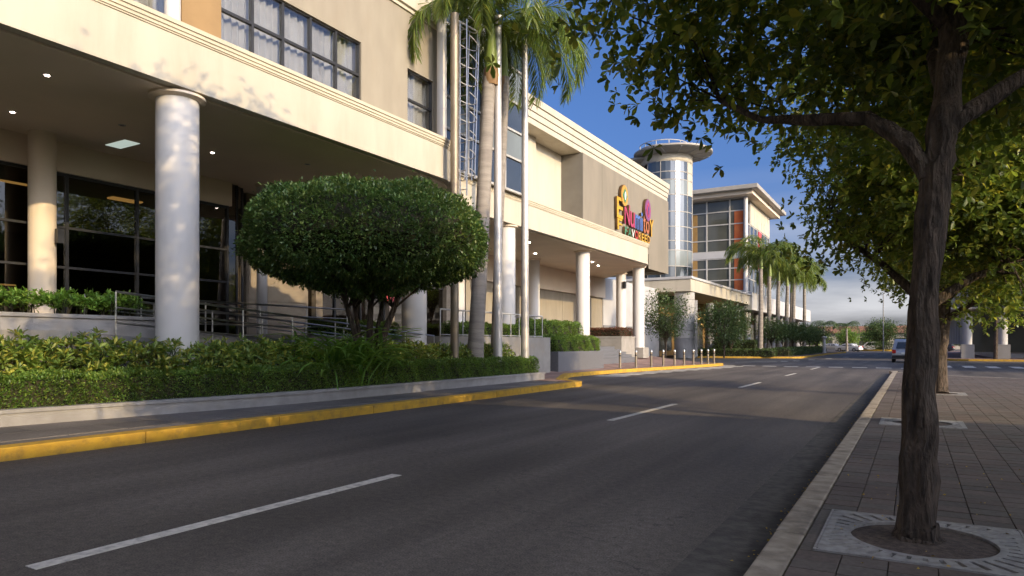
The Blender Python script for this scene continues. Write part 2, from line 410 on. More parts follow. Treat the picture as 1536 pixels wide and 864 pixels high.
# ------------------------------------------------------------------ mesh helpers
class MB:
    def __init__(self):
        self.v, self.f, self.m = [], [], []

    def add(self, vs, fs, mi=0):
        k = len(self.v)
        self.v.extend(tuple(map(float, p)) for p in vs)
        for f in fs:
            self.f.append(tuple(i + k for i in f)); self.m.append(mi)
        return self

    def box(self, x0, x1, y0, y1, z0, z1, mi=0):
        if x0 > x1: x0, x1 = x1, x0
        if y0 > y1: y0, y1 = y1, y0
        return self.add([(x0, y0, z0), (x1, y0, z0), (x1, y1, z0), (x0, y1, z0), (x0, y0, z1), (x1, y0, z1), (x1, y1, z1), (x0, y1, z1)],
                        [(3, 2, 1, 0), (4, 5, 6, 7), (0, 1, 5, 4), (1, 2, 6, 5), (2, 3, 7, 6), (3, 0, 4, 7)], mi)

    def prism(self, poly, z0, z1, mi=0):
        n = len(poly)
        ar = sum(poly[i][0] * poly[(i + 1) % n][1] - poly[(i + 1) % n][0] * poly[i][1] for i in range(n))
        if ar < 0: poly = poly[::-1]
        za = z0 if callable(z0) else (lambda x, y: z0)
        zb = z1 if callable(z1) else (lambda x, y: z1)
        vs = [(x, y, za(x, y)) for x, y in poly] + [(x, y, zb(x, y)) for x, y in poly]
        fs = [tuple(range(n))[::-1], tuple(range(n, 2 * n))] + [(i, (i + 1) % n, n + (i + 1) % n, n + i) for i in range(n)]
        return self.add(vs, fs, mi)

    def extrude_y(self, prof, y0, y1, mi=0):
        n = len(prof)
        vs = [(x, y0, z) for x, z in prof] + [(x, y1, z) for x, z in prof]
        fs = [tuple(range(n)), tuple(range(n, 2 * n))[::-1]] + [(i, n + i, n + (i + 1) % n, (i + 1) % n) for i in range(n)]
        return self.add(vs, fs, mi)

    def tube(self, pts, rad, n=8, cap=True, mi=0):
        pts = [Vector(p) for p in pts]
        if not isinstance(rad, (list, tuple)): rad = [rad] * len(pts)
        rings = []
        prev = None
        for i, p in enumerate(pts):
            t = (pts[min(i + 1, len(pts) - 1)] - pts[max(i - 1, 0)]).normalized()
            if prev is None:
                a = Vector((0, 0, 1)) if abs(t.z) < 0.9 else Vector((1, 0, 0))
                u = t.cross(a).normalized()
            else:
                u = (prev - t * prev.dot(t)).normalized()
            prev = u
            vv = t.cross(u)
            rings.append([p + (u * math.cos(2 * PI * j / n) + vv * math.sin(2 * PI * j / n)) * rad[i] for j in range(n)])
        vs = [q for r in rings for q in r]
        fs = []
        for i in range(len(pts) - 1):
            for j in range(n):
                fs.append((i * n + j, i * n + (j + 1) % n, (i + 1) * n + (j + 1) % n, (i + 1) * n + j))
        if cap:
            fs.append(tuple(range(n))[::-1]); fs.append(tuple(range((len(pts) - 1) * n, len(pts) * n)))
        return self.add(vs, fs, mi)

    def lathe(self, cx, cy, prof, n=32, mi=0, cap=True):
        vs = [(cx + r * math.cos(2 * PI * j / n), cy + r * math.sin(2 * PI * j / n), z) for r, z in prof for j in range(n)]
        fs = []
        for i in range(len(prof) - 1):
            for j in range(n):
                fs.append((i * n + j, i * n + (j + 1) % n, (i + 1) * n + (j + 1) % n, (i + 1) * n + j))
        if cap:
            fs.append(tuple(range(n))[::-1]); fs.append(tuple(range((len(prof) - 1) * n, len(prof) * n)))
        return self.add(vs, fs, mi)

    def mesh(self, name, base=(0, 0, 0), smooth=False, bevel=0.0, mats=()):
        me = bpy.data.meshes.new(name)
        b = base
        me.from_pydata([(x - b[0], y - b[1], z - b[2]) for x, y, z in self.v], [], self.f)
        if any(self.m):
            me.polygons.foreach_set('material_index', self.m)
        if bevel:
            bm = bmesh.new(); bm.from_mesh(me)
            ed = [e for e in bm.edges if len(e.link_faces) == 2 and e.calc_face_angle(0) > 0.6]
            bmesh.ops.bevel(bm, geom=ed, offset=bevel, segments=2, profile=0.6, affect='EDGES', clamp_overlap=True)
            bm.to_mesh(me); bm.free()
        for q in mats: me.materials.append(MATS[q])
        if smooth:
            try:
                me.set_sharp_from_angle(angle=R(38))
            except Exception:
                pass
            me.polygons.foreach_set('use_smooth', [True] * len(me.polygons))
            try:
                me.set_sharp_from_angle(angle=R(38))
            except Exception:
                pass
        me.update()
        return me


BASE = {}


def tag(o, label=None, cat=None, group=None, kind=None):
    if label: o['label'] = label
    if cat: o['category'] = cat
    if group: o['group'] = group
    if kind: o['kind'] = kind
    return o


def link(name, me, parent=None, loc=(0, 0, 0)):
    o = bpy.data.objects.new(name, me)
    COL.objects.link(o)
    if parent is not None: o.parent = parent
    o.location = loc
    return o


def thing(name, label, cat, loc=(0, 0, 0), group=None, rotz=0):
    o = link(name, None, None, loc)
    o.empty_display_size = 0.2
    o.rotation_euler.z = rotz
    BASE[o] = tuple(loc)
    return tag(o, label, cat, group)


def obj(name, mb, mat, parent=None, smooth=False, bevel=0.0):
    """mesh in world coordinates; under a parent its origin is the thing's base"""
    b = BASE.get(parent, (0, 0, 0)) if parent is not None else (0, 0, 0)
    mats = mat if isinstance(mat, (list, tuple)) else (mat,)
    me = mb.mesh(name, b, smooth, bevel, mats)
    o = link(name, me, parent)
    BASE[o] = b
    return o


def fill(o, mb):
    b = BASE[o]
    me = mb.mesh(o.name, b, mats=[m.name for m in o.data.materials])
    o.data = me
    return o


def struct(name, mb, mat, **k):
    return tag(obj(name, mb, mat, **k), kind='structure')


def piece(name, me, loc, parent, rotz=0.0, tilt=(0, 0), scale=(1, 1, 1)):
    b = BASE.get(parent, (0, 0, 0))
    o = link(name, me, parent, (loc[0] - b[0], loc[1] - b[1], loc[2] - b[2]))
    o.rotation_euler = (tilt[0], tilt[1], rotz)
    o.scale = scale
    return o


def copy_tree(o, parent=None, loc=None, rotz=None, scale=None, label=None, group=None):
    c = o.copy()
    COL.objects.link(c)
    c.parent = parent
    if loc is not None: c.location = loc
    if rotz is not None: c.rotation_euler.z = rotz
    if scale is not None: c.scale = scale if isinstance(scale, tuple) else (scale,) * 3
    if label: c['label'] = label
    if group: c['group'] = group
    for ch in list(o.children): copy_tree(ch, c)
    return c


def arr_mesh(name, V, F, mat):
    """V (n,3) float, F (m,k) int"""
    me = bpy.data.meshes.new(name)
    n, (m_, k) = len(V), F.shape
    me.vertices.add(n); me.vertices.foreach_set('co', V.astype(np.float32).ravel())
    me.loops.add(m_ * k); me.loops.foreach_set('vertex_index', F.astype(np.int32).ravel())
    me.polygons.add(m_)
    me.polygons.foreach_set('loop_start', np.arange(0, m_ * k, k, dtype=np.int32))
    try:
        me.polygons.foreach_set('loop_total', np.full(m_, k, dtype=np.int32))
    except Exception:
        pass
    me.materials.append(MATS[mat])
    me.update(calc_edges=True)
    me.validate()
    return me


def norm(a):
    return a / np.maximum(np.linalg.norm(a, axis=-1, keepdims=True), 1e-9)


def leaves(P, D, L, W, rng, fold=0.25, rich=False):
    """leaf blades rooted at P pointing along D; returns V, F (quads or triangles)"""
    n = len(P)
    D = norm(D)
    up = norm(rng.normal(size=(n, 3)) * 0.45 + np.array([0, 0, 1.0]))
    Sd = norm(np.cross(D, up)); Nn = np.cross(Sd, D)
    L = np.asarray(L)[:, None]; W = np.asarray(W)[:, None]
    if rich:
        V = np.stack([P, P + D * L * 0.58 + Sd * W * 0.5 + Nn * W * fold, P + D * L * 0.93 + Sd * W * 0.27 + Nn * (W * fold * .4 - 0.06 * L),
                      P + D * L * 0.97 - Sd * W * 0.2 + Nn * (W * fold * .4 - 0.07 * L), P + D * L * 0.58 - Sd * W * 0.5 + Nn * W * fold, P + D * L * 0.55], 1)
        F = np.array([[0, 1, 5], [1, 2, 5], [2, 3, 5], [3, 4, 5], [4, 0, 5]])
        k = 6
    else:
        V = np.stack([P, P + D * L * 0.55 + Sd * W * 0.5 + Nn * W * fold, P + D * L, P + D * L * 0.55 - Sd * W * 0.5 + Nn * W * fold], 1)
        F = np.array([[0, 1, 2, 3]])
        k = 4
    FF = (F[None] + (np.arange(n) * k)[:, None, None]).reshape(-1, F.shape[1])
    return V.reshape(-1, 3), FF


def whorl_pts(C, A, nl, rng, spread=0.9):
    """nl leaves around each whorl centre C with axis A"""
    n = len(C)
    A = norm(A)
    t = norm(np.cross(A, rng.normal(size=(n, 3))))
    b = np.cross(A, t)
    ph = (np.arange(nl)[None] / nl * 2 * PI + rng.uniform(0, 6.28, (n, 1)) + rng.normal(size=(n, nl)) * 0.2)[..., None]
    lift = (spread + rng.normal(size=(n, nl, 1)) * 0.25)
    D = (np.cos(ph) * t[:, None] + np.sin(ph) * b[:, None]) * lift + A[:, None] * (0.55 + rng.normal(size=(n, nl, 1)) * 0.25)
    P = np.repeat(C[:, None], nl, 1)
    return P.reshape(-1, 3), D.reshape(-1, 3)


# ------------------------------------------------------------------ ground, road, pavements
struct('ground', MB().prism([(-1500, -1500), (1500, -1500), (1500, 1500), (-1500, 1500)], -0.3, -0.06), 'earth')
struct('road', MB().prism([(-70, -60), (90, -60), (90, 230), (-70, 230)], -0.055, 0.0), 'asphalt')


def arc(cx, cy, r, a0, a1, n=8):
    return [(cx + r * math.cos(R(a0 + (a1 - a0) * i / n)), cy + r * math.sin(R(a0 + (a1 - a0) * i / n))) for i in range(n + 1)]


def offset(line, d):
    """offset an open polyline to its left by d"""
    out = []
    for i, p in enumerate(line):
        a = Vector(line[max(i - 1, 0)]); b = Vector(line[min(i + 1, len(line) - 1)])
        t = (b - a).normalized()
        out.append((p[0] - t.y * d, p[1] + t.x * d))
    return out


def resample(line, step):
    pts = [Vector(p) for p in line]
    seg = [(pts[i + 1] - pts[i]).length for i in range(len(pts) - 1)]
    tot = sum(seg)
    n = max(1, round(tot / step))
    res = []
    for k in range(n + 1):
        s_ = tot * k / n
        i = 0
        while i < len(seg) - 1 and s_ > seg[i]:
            s_ -= seg[i]; i += 1
        q = pts[i] + (pts[i + 1] - pts[i]) * (s_ / seg[i])
        res.append((q.x, q.y))
    return res


def kerb(name, line, width, z, mat, step, gap=0.008, sub=3):
    """kerb stones along a polyline, the body on its left"""
    root = link(name, None)
    BASE[root] = (0, 0, 0)
    tag(root, kind='structure')
    fine = resample(line, step / sub)
    off = offset(fine, width)
    k = 0
    while k < len(fine) - 1:
        e = min(k + sub, len(fine) - 1)
        a = fine[k:e + 1]; b = off[k:e + 1]
        sh = lambda p, q: ((p[0] + (q[0] - p[0]) * gap), (p[1] + (q[1] - p[1]) * gap))
        a = [sh(a[0], a[1])] + a[1:-1] + [sh(a[-1], a[-2])]
        b = [sh(b[0], b[1])] + b[1:-1] + [sh(b[-1], b[-2])]
        mb = MB().prism(a + b[::-1], -0.04, z + rnd.uniform(-0.004, 0.004))
        obj('kerb_stone', mb, mat, root, bevel=0.018)
        k = e
    return root


# right-hand pavement, its kerb rounding the corner into the side street
right_line = [(30, 32.6), (5.0, 32.6)] + [(5.0 - 5.86 * math.sin(R(t)), 38.6 - 6.0 * math.cos(R(t))) for t in (15, 30, 45, 60, 75)]
right_line += [(-0.86, 38.6), (-0.86, -14)]
kerb('kerb', right_line[::-1], -0.2, 0.15, 'kerb_concrete', 1.2)
inner = offset(right_line[::-1], -0.2)
struct('pavement_bed', MB().prism(inner + [(30, -14)], -0.03, 0.118), 'joint')
struct('gutter_strip', MB().prism([(-1.37, -14), (-0.875, -14), (-0.875, 38.0), (-1.37, 38.0)], -0.02, 0.004), 'gutter')

PX, PY = 0.26, 0.21
GRATES = [(0.05, 5.47), (0.12, 13.5), (0.6, 21.7), (0.1, -3.0)]
TREES = [(0.03, 5.49), (0.14, 13.5), (0.62, 21.9), (0.1, -3.0)]


def inside(x, y, poly):
    c = False
    for i in range(len(poly)):
        x1, y1 = poly[i]; x2, y2 = poly[i - 1]
        if (y1 > y) != (y2 > y) and x < (x2 - x1) * (y - y1) / (y2 - y1) + x1: c = not c
    return c


paving = link('pavement', None); BASE[paving] = (0, 0, 0); tag(paving, kind='structure')
pm_ = MB().box(-PX / 2 + 0.003, PX / 2 - 0.003, -PY / 2 + 0.006, PY / 2 - 0.006, -0.025, 0.015)
paver_me = pm_.mesh('paver', bevel=0.004, mats=('paver',))
poly = inner + [(30, -14)]
cells = []
for i in range(0, 33):
    for j in range(-9, 180):
        x, y = -0.652 + (i + 0.5) * PX, (j + 0.5) * PY
        if not inside(x, y, poly) or not inside(x - 0.13, y + 0.1, poly): continue
        if any(abs(x - gx) < 0.6 + PX / 2 - 0.02 and abs(y - gy) < 0.6 + PY / 2 - 0.02 for gx, gy in GRATES): continue
        d = -0.5068 * x + 0.8621 * y; xc = 0.8621 * x + 0.5068 * y
        vis = d > 3.6 and xc / d < 0.77
        cells.append((0 if vis else 1, d, x, y))
cells.sort()
prr = random.Random(5)
rest = MB()
for k, (vis, d, x, y) in enumerate(cells):
    z = 0.135 + prr.uniform(-0.002, 0.0025)
    if k < 300:
        piece('paver', paver_me, (x, y, z), paving, tilt=(prr.uniform(-.008, .008), prr.uniform(-.008, .008)))
    else:
        a, b = PX / 2 - 0.004, PY / 2 - 0.007
        q = [prr.uniform(-0.0015, 0.0015) for _ in range(4)]
        rest.add([(x - a, y - b, z + .015 + q[0]), (x + a, y - b, z + .015 + q[1]), (x + a, y + b, z + .015 + q[2]), (x - a, y + b, z + .015 + q[3]),
                  (x - a, y - b, z - .02), (x + a, y - b, z - .02), (x + a, y + b, z - .02), (x - a, y + b, z - .02)],
                 [(0, 1, 2, 3), (4, 5, 1, 0), (5, 6, 2, 1), (6, 7, 3, 2), (7, 4, 0, 3)])
tag(obj('paver_field', rest, 'paver', paving), kind='stuff')

for gx, gy in GRATES[:3]:
    ii_ = [i for i in range(0, 33) if abs(-0.652 + (i + .5) * PX - gx) < 0.6 + PX / 2 - 0.02]
    jj_ = [j for j in range(-9, 180) if abs((j + .5) * PY - gy) < 0.6 + PY / 2 - 0.02]
    xa, xb = -0.652 + ii_[0] * PX + .004, -0.652 + (ii_[-1] + 1) * PX - .004
    ya, yb = jj_[0] * PY + .004, (jj_[-1] + 1) * PY - .004
    g_ = 0.622
    eb = MB()
    if gx - g_ > xa: eb.box(xa, gx - g_, ya, yb, .10, .147)
    if xb > gx + g_: eb.box(gx + g_, xb, ya, yb, .10, .147)
    if gy - g_ > ya: eb.box(gx - g_ + .002, gx + g_ - .002, ya, gy - g_, .10, .147)
    if yb > gy + g_: eb.box(gx - g_ + .002, gx + g_ - .002, gy + g_, yb, .10, .147)
    obj('grate_edging', eb, 'paver', paving)

# fallen yellow petals along the right kerb
rng = np.random.default_rng(3)
n = 520
py = rng.uniform(3, 26, n)
px_ = -0.88 - np.abs(rng.normal(0, 0.07, n))
zz = np.full(n, 0.012)
k2 = rng.random(n) < 0.2
px_[k2] = rng.uniform(-0.6, 1.6, k2.sum()); zz[k2] = 0.158; py[k2] = rng.uniform(3.5, 9, k2.sum())
V, F = leaves(np.stack([px_, py, zz], 1), np.stack([rng.normal(size=n), rng.normal(size=n), np.abs(rng.normal(0, 0.2, n))], 1), rng.uniform(.015, .03, n), rng.uniform(.012, .02, n), rng)
tag(link('fallen_petals', arr_mesh('fallen_petals', V, F, 'petal')), 'small yellow petals scattered along the right-hand gutter', 'petals', kind='stuff')

# left-hand pavement, bay and plaza
k_main = [(-9.95, -14), (-9.95, 20.6)] + arc(-10.75, 21.6, 0.8, 0, 75, 6)[0:] + [(-11.3, 23.0), (-12.4, 25.6), (-13.05, 27.2), (-13.1, 28.6)]
k_bay = [(-13.1, 28.6), (-12.9, 32.0), (-10.95, 46.3)] + arc(-12.0, 46.45, 1.05, 0, 80, 5) + [(-14.5, 48.2), (-24, 52.5)]
left_line = k_main + k_bay[1:]
kerb('kerb', left_line, 0.3, 0.17, 'kerb_yellow', 2.5, gap=0.012, sub=5)
l_in = offset(resample(left_line, 0.5), 0.3)


def wall_x(y):
    if y <= 3: return -12.85
    if y < 12:
        t = (y - 3) / 9; t = t * t * (3 - 2 * t)
        return -12.85 + 0.97 * t
    return -11.88


def plaza_z(x, y):
    t = max(0.0, min(1.0, (-13.6 - x) / 2.6)) if y > 22 else 0
    t2 = max(0.0, min(1.0, (y - 24) / 6))
    return 0.15 + 0.40 * t * t2


low = [p for p in l_in if p[1] <= 22.9]
struct('pavement_bed', MB().prism(low + [(-14.0, 22.9), (-14.0, -14)], -0.03, 0.128), 'joint')
pv = link('pavement', None); BASE[pv] = (0, 0, 0); tag(pv, kind='structure')
sl = MB().box(-0.442, 0.442, -0.442, 0.442, -0.02, 0.012).mesh('slab', bevel=0.004, mats=('slab',))
for i in range(-15, -10):
    for j in range(-6, 26):
        x, y = (i + 0.5) * 0.9, (j + 0.5) * 0.9
        if x + 0.45 > -10.24 or y > 21.6: continue
        if x + 0.45 < wall_x(y) - 0.25: continue
        piece('slab', sl, (x, y, 0.136 + prr.uniform(-.002, .002)), pv)
sl2 = MB().box(-0.225, 0.225, -0.442, 0.442, -0.02, 0.012).mesh('slab', bevel=0.004, mats=('slab',))
for j in range(-6, 24):
    piece('slab', sl2, (-10.49, (j + 0.5) * 0.9, 0.136), pv)
# the plaza surface (rises gently towards the steps)
pl = MB()
ys = [21.7 + 0.8 * i for i in range(0, 40)]
edge = [p for p in l_in]


def edge_x(y):
    best = -30
    for i in range(len(edge) - 1):
        (x1, y1), (x2, y2) = edge[i], edge[i + 1]
        if (y1 - y) * (y2 - y) <= 0 and abs(y2 - y1) > 1e-6:
            best = max(best, x1 + (x2 - x1) * (y - y1) / (y2 - y1))
    return best


cols = [0, .06, .14, .25, .4, .6, .8, 1.0]
grid = []
for y in ys:
    ex = edge_x(y)
    if ex < -24: break
    grid.append([(ex + (-26 - ex) * c, y, plaza_z(ex + (-26 - ex) * c, y) + 0.006) for c in cols])
vs = [p for r in grid for p in r]; nc = len(cols)
pl.add(vs, [(i * nc + j + 1, i * nc + j, (i + 1) * nc + j, (i + 1) * nc + j + 1) for i in range(len(grid) - 1) for j in range(nc - 1)])
struct('plaza', pl, 'plaza_tile')

# painted markings
def marking(name, quad):
    return struct(name, MB().prism(quad, 0.0, 0.004), 'road_paint')


def dash(y0, y1, x=-5.08, w=0.14):
    marking('lane_dash', [(x - w / 2, y0), (x + w / 2, y0), (x + w / 2, y1), (x - w / 2, y1)])


for y0, y1 in ((-8.2, -4.4), (2.3, 6.05), (12.4, 16.6), (23.9, 27.4), (33.6, 36.6), (42.6, 46.4)):
    dash(y0, y1)
for i in range(9):
    x = -11.2 + i * 1.32
    marking('stop_dash', [(x, 46.9 - 0.0 * i), (x + 0.82, 46.9), (x + 0.82, 47.6), (x, 47.6)])
for i in range(7):
    t = i / 6
    x, y = -9.5 + 3.6 * t + 1.2 * t * t, 60 + 40 * t * t + 6 * t
    marking('guide_dash', [(x, y), (x + 0.5, y), (x + 0.5, y + 0.9), (x, y + 0.9)])
for i in range(10):
    y = 28.8 + i * 1.75
    x = -12.75 + (y - 32) * 0.136 + (0 if y > 32 else -0.0)
    x = min(x + 0.25, -10.6) if y > 32 else -12.6
    marking('bay_dash', [(x, y), (x + 1.3, y + 0.5), (x + 1.3, y + 1.35), (x, y + 0.85)])
for i in range(7):
    x = 1.5 + i * 1.25
    marking('crossing_bar', [(x, 50.5), (x + 0.6, 50.5), (x + 0.6, 54.0), (x, 54.0)])
marking('edge_line', [(-12.3, 56.0), (-9.6, 58.6), (-9.6, 58.9), (-12.3, 56.3)])

# ------------------------------------------------------------------ left building: lobby wing with deep canopy
BX = -13.0
wing = thing('lobby_building', 'cream building with deep ground floor canopy, dark lobby glass and upper curtained windows', 'building', (-16, 5, 0.0))
canopy1 = [(-20.6, -9), (BX, -9), (BX, 17.6)] + arc(-15.3, 17.6, 2.3, 0, 90, 12)[1:] + [(-20.6, 19.9)]


def grow(poly, d):
    """push the street-side outline of a canopy outwards by d"""
    cx = sum(p[0] for p in poly) / len(poly); 
    n = len(poly); res = []
    ar = sum(poly[i][0] * poly[(i + 1) % n][1] - poly[(i + 1) % n][0] * poly[i][1] for i in range(n))
    sg = 1 if ar > 0 else -1
    for i in range(n):
        a, p, b = Vector(poly[i - 1]), Vector(poly[i]), Vector(poly[(i + 1) % n])
        t1 = (p - a).normalized(); t2 = (b - p).normalized()
        n1 = Vector((t1.y, -t1.x)) * sg; n2 = Vector((t2.y, -t2.x)) * sg
        k = (n1 + n2); k = k / max(0.4, k.length_squared) * 2
        res.append((p.x + k.x * d, p.y + k.y * d))
    return res


def canopy(root, poly, z0, z1):
    obj('fascia', MB().prism(poly, z0, z1 - 0.27), 'cream_paint', root, smooth=True)
    obj('soffit', MB().prism(grow(poly, -0.22), z0 - 0.05, z0 - 0.002), 'soffit_paint', root)
    mb = MB()
    for d, a, b in ((0.025, z1 - 0.27, z1 - 0.235), (0.05, z1 - 0.235, z1 - 0.17), (0.075, z1 - 0.17, z1 - 0.09), (0.105, z1 - 0.09, z1)):
        mb.prism(grow(poly, d), a + 0.0005, b)
    obj('cornice', mb, 'cornice_paint', root, smooth=True)
    obj('drip_edge', MB().prism(grow(poly, 0.015), z0 - 0.012, z0 + 0.07), 'cream_paint', root, smooth=True)


canopy(wing, canopy1, 6.8, 8.08)


def column(root, x, y, r, z0, z1, collar=0.14, mat='column_paint'):
    obj('column', MB().lathe(x, y, [(r, z0), (r, (z0 + z1) / 2), (r, z1)], 40), mat, root, smooth=True)
    if collar:
        obj('column_collar', MB().lathe(x, y, [(r + 0.01, z1 - 0.09), (r + collar, z1 - 0.05), (r + collar, z1)], 40), 'soffit_paint', root, smooth=True)


column(wing, -13.55, 8.95, 0.425, 0.3, 6.75)
column(wing, -14.85, 18.6, 0.43, 0.3, 6.75)
column(wing, -13.55, -1.2, 0.425, 0.3, 6.75)
column(wing, -18.75, 8.75, 0.30, 1.75, 6.75, 0.0, 'soffit_paint')
column(wing, -18.6, 15.3, 0.17, 1.75, 6.75, 0.06)
column(wing, -18.75, 1.5, 0.30, 1.75, 6.75, 0.0, 'soffit_paint')

# upper storey
UX = -13.8
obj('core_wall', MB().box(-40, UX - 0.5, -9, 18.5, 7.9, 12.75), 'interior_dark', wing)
wmb = MB()
wins = [(4.6, 9.05), (10.2, 14.85), (16.95, 18.3)]
ycut = [-9.0] + [q for p in wins for q in p] + [18.62]
for i in range(0, len(ycut), 2):
    wmb.box(UX - 0.48, UX, ycut[i], ycut[i + 1], 7.9, 12.0)
for a, b in wins:
    wmb.box(UX - 0.48, UX, a, b, 7.9, 8.34)
    wmb.box(UX - 0.48, UX, a, b, 10.22, 12.0)
obj('wall', wmb, 'beige_wall', wing)
obj('parapet', MB().box(-40, UX + 0.06, -9, 18.68, 12.0, 12.12).box(-40, UX + 0.14, -9, 18.76, 12.12, 12.9).box(-40, UX + 0.24, -9, 18.86, 12.9, 13.05), 'cream_paint', wing)
obj('pilaster', MB().box(UX + 0.002, UX + 0.14, 9.12, 10.1, 8.1, 11.98), 'brown_cladding', wing)
for (a, b), nx in zip(wins, (5, 5, 1)):
    win = obj('window', MB(), 'dark_frame', wing)
    fr = MB()
    t = 0.035
    ysn = [a + (b - a) * k / nx for k in range(nx + 1)]
    zs = [8.34, 9.28, 10.22]
    for y in ysn: fr.box(UX - 0.16, UX - 0.06, max(a, y - t), min(b, y + t), 8.34, 10.22)
    for z in zs: fr.box(UX - 0.155, UX - 0.065, a, b, max(8.342, z - t), min(10.218, z + t))
    fill(win, fr)
    for k in range(nx):
        for q in range(2):
            obj('pane', MB().box(UX - 0.125, UX - 0.115, ysn[k] + t, ysn[k + 1] - t, zs[q] + t, zs[q + 1] - t), 'clear_glass', win)
    # pleated curtain
    cm = MB(); nn = int((b - a) * 34)
    cr = random.Random(int(a * 10))
    xs = []; ph = 0
    for k in range(nn + 1):
        ph += cr.uniform(0.5, 1.3)
        xs.append(UX - 0.33 + 0.05 * math.sin(ph) + cr.uniform(-.012, .012))
    cv = [(xs[k], a + (b - a) * k / nn, z) for z in (8.36, 10.2) for k in range(nn + 1)]
    cm.add(cv, [(k, k + 1, nn + 2 + k, nn + 1 + k) for k in range(nn)])
    obj('curtain', cm, 'curtain_cloth', win, smooth=True)
for yy in (8.75, 18.25):
    obj('pipe_column', MB().tube([(-13.42, yy, 8.07), (-13.42, yy, 13.4)], 0.16, 24), 'column_paint', wing, smooth=True)

# lobby: glass front, floor, back, ceiling lights
obj('podium', MB().prism([(-40, -9), (-14.35, -9), (-14.35, 7.2), (-15.75, 7.2), (-15.75, 19.4), (-14.35, 19.4), (-14.35, 20.1), (-40, 20.1)], 0.0, 1.75), 'pale_concrete', wing)
obj('ramp', MB().prism([(-15.74, 7.21), (-14.36, 7.21), (-14.36, 19.39), (-15.74, 19.39)], 0.0, lambda x, y: 1.74 - (y - 7.2) * 0.075), 'granite', wing)
GX = -19.3
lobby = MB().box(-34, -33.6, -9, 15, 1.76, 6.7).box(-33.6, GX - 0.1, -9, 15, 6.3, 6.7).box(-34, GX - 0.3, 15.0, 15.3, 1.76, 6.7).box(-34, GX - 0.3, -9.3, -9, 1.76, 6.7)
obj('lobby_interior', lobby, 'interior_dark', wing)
obj('lobby_floor', MB().box(-33.6, GX - 0.1, -9, 15, 1.752, 1.764), 'interior_floor', wing)
head = MB()
head.box(GX - 0.25, GX + 0.1, -9, 14.6, 5.98, 6.748)
obj('lobby_header', head, 'soffit_paint', wing)
gl = obj('shopfront', MB(), 'dark_frame', wing)
ymul = [-9, -6.5, -4, -1.5, 1.2, 4.0, 5.9, 7.8, 9.6, 11.5, 13.0, 14.5]
zmul = [1.77, 3.5, 4.55, 5.97]
fr = MB()
for y in ymul: fr.box(GX - 0.09, GX + 0.03, y - 0.035, y + 0.035, 1.76, 5.98)
for z in zmul[1:-1]: fr.box(GX - 0.08, GX + 0.02, -9, 14.5, z - 0.03, z + 0.03)
fr.box(GX - 0.08, GX + 0.02, -9, 14.5, 1.76, 1.84).box(GX - 0.08, GX + 0.02, -9, 14.5, 5.9, 5.979)
cor = arc(GX - 1.2, 14.5, 1.2, 0, 80, 4)
for i, p in enumerate(cor[1:]):
    fr.box(p[0] - 0.03, p[0] + 0.03, p[1] - 0.03, p[1] + 0.03, 1.76, 6.74)
fill(gl, fr)
for i in range(len(ymul) - 1):
    for q in range(3):
        obj('pane', MB().box(GX - 0.04, GX - 0.03, ymul[i] + 0.035, ymul[i + 1] - 0.035, zmul[q] + 0.03, zmul[q + 1] - 0.03), 'lobby_glass', gl)
for i in range(len(cor) - 1):
    a, b = cor[i], cor[i + 1]
    obj('pane', MB().prism([a, b, (b[0] - 0.02, b[1] - 0.012), (a[0] - 0.02, a[1] - 0.012)], 1.77, 6.74), 'lobby_glass', gl)
lr = random.Random(4)
for (x, y, z, dx, dy) in ((-20.6, 6.6, 6.25, 0.5, 2.0), (-20.6, 7.0, 5.75, 0.08, 2.6), (-22.5, 12.6, 6.25, 0.35, 1.0), (-29, 9, 3.6, .06, 1.2), (-31, 13, 3.4, .06, 1.0), (-30, 4, 3.3, .06, 2.0),
                          (-27, 14, 3.2, .06, 0.7), (-32, 17 - 3, 3.0, .06, .6), (-24, 6, 3.1, .06, 1.4), (-28, 1, 3.3, .06, 1.6), (-26, 12, 2.9, .05, .4), (-25, 10.4, 3.35, .05, .5)):
    obj('interior_lamp', MB().box(x - dx, x, y, y + dy, z, z + 0.05), 'interior_light', wing)
for i in range(6):
    obj('counter', MB().box(-26 - i % 2 * 2, -25.2 - i % 2 * 2, -3 + i * 2.7, -1.2 + i * 2.7, 1.77, 2.75 + 0.4 * (i % 3)), 'ochre_panel', wing)
# recessed downlights and one light panel in the soffit
for (x, y, on) in ((-14.6, 6.9, 1), (-17.6, 7.6, 1), (-15.2, 5.2, 0), (-16.6, 12.0, 1), (-15.4, 17.0, 1), (-16.4, 9.4, 0), (-15.3, 14.2, 0), (-14.6, 1.2, 1)):
    obj('downlight', MB().lathe(x, y, [(0.085, 6.738), (0.085, 6.747)], 20), 'white_frame', wing)
    obj('downlight_lens', MB().lathe(x, y, [(0.042, 6.730), (0.042, 6.737)], 18), 'downlight' if on else 'grey_wall', wing)
obj('ceiling_panel', MB().box(-18.4, -17.5, 10.1, 10.5, 6.735, 6.747), 'skylight_panel', wing)
obj('wall_lamp', MB().box(-18.42, -18.28, 8.88, 9.03, 4.0, 4.35), 'dark_frame', wing)

# stone wall and shop glass between lobby and niche
bw = MB().box(-21.5, -20.0, 15.8, 18.6, 1.75, 6.74)
obj('stone_wall', bw, 'stone_wall', wing)
for k in range(4):
    obj('stone_course', MB().box(-19.998, -19.975, 15.85, 18.55, 1.8 + k * 1.22, 1.8 + k * 1.22 + 1.2), 'stone_wall', wing)

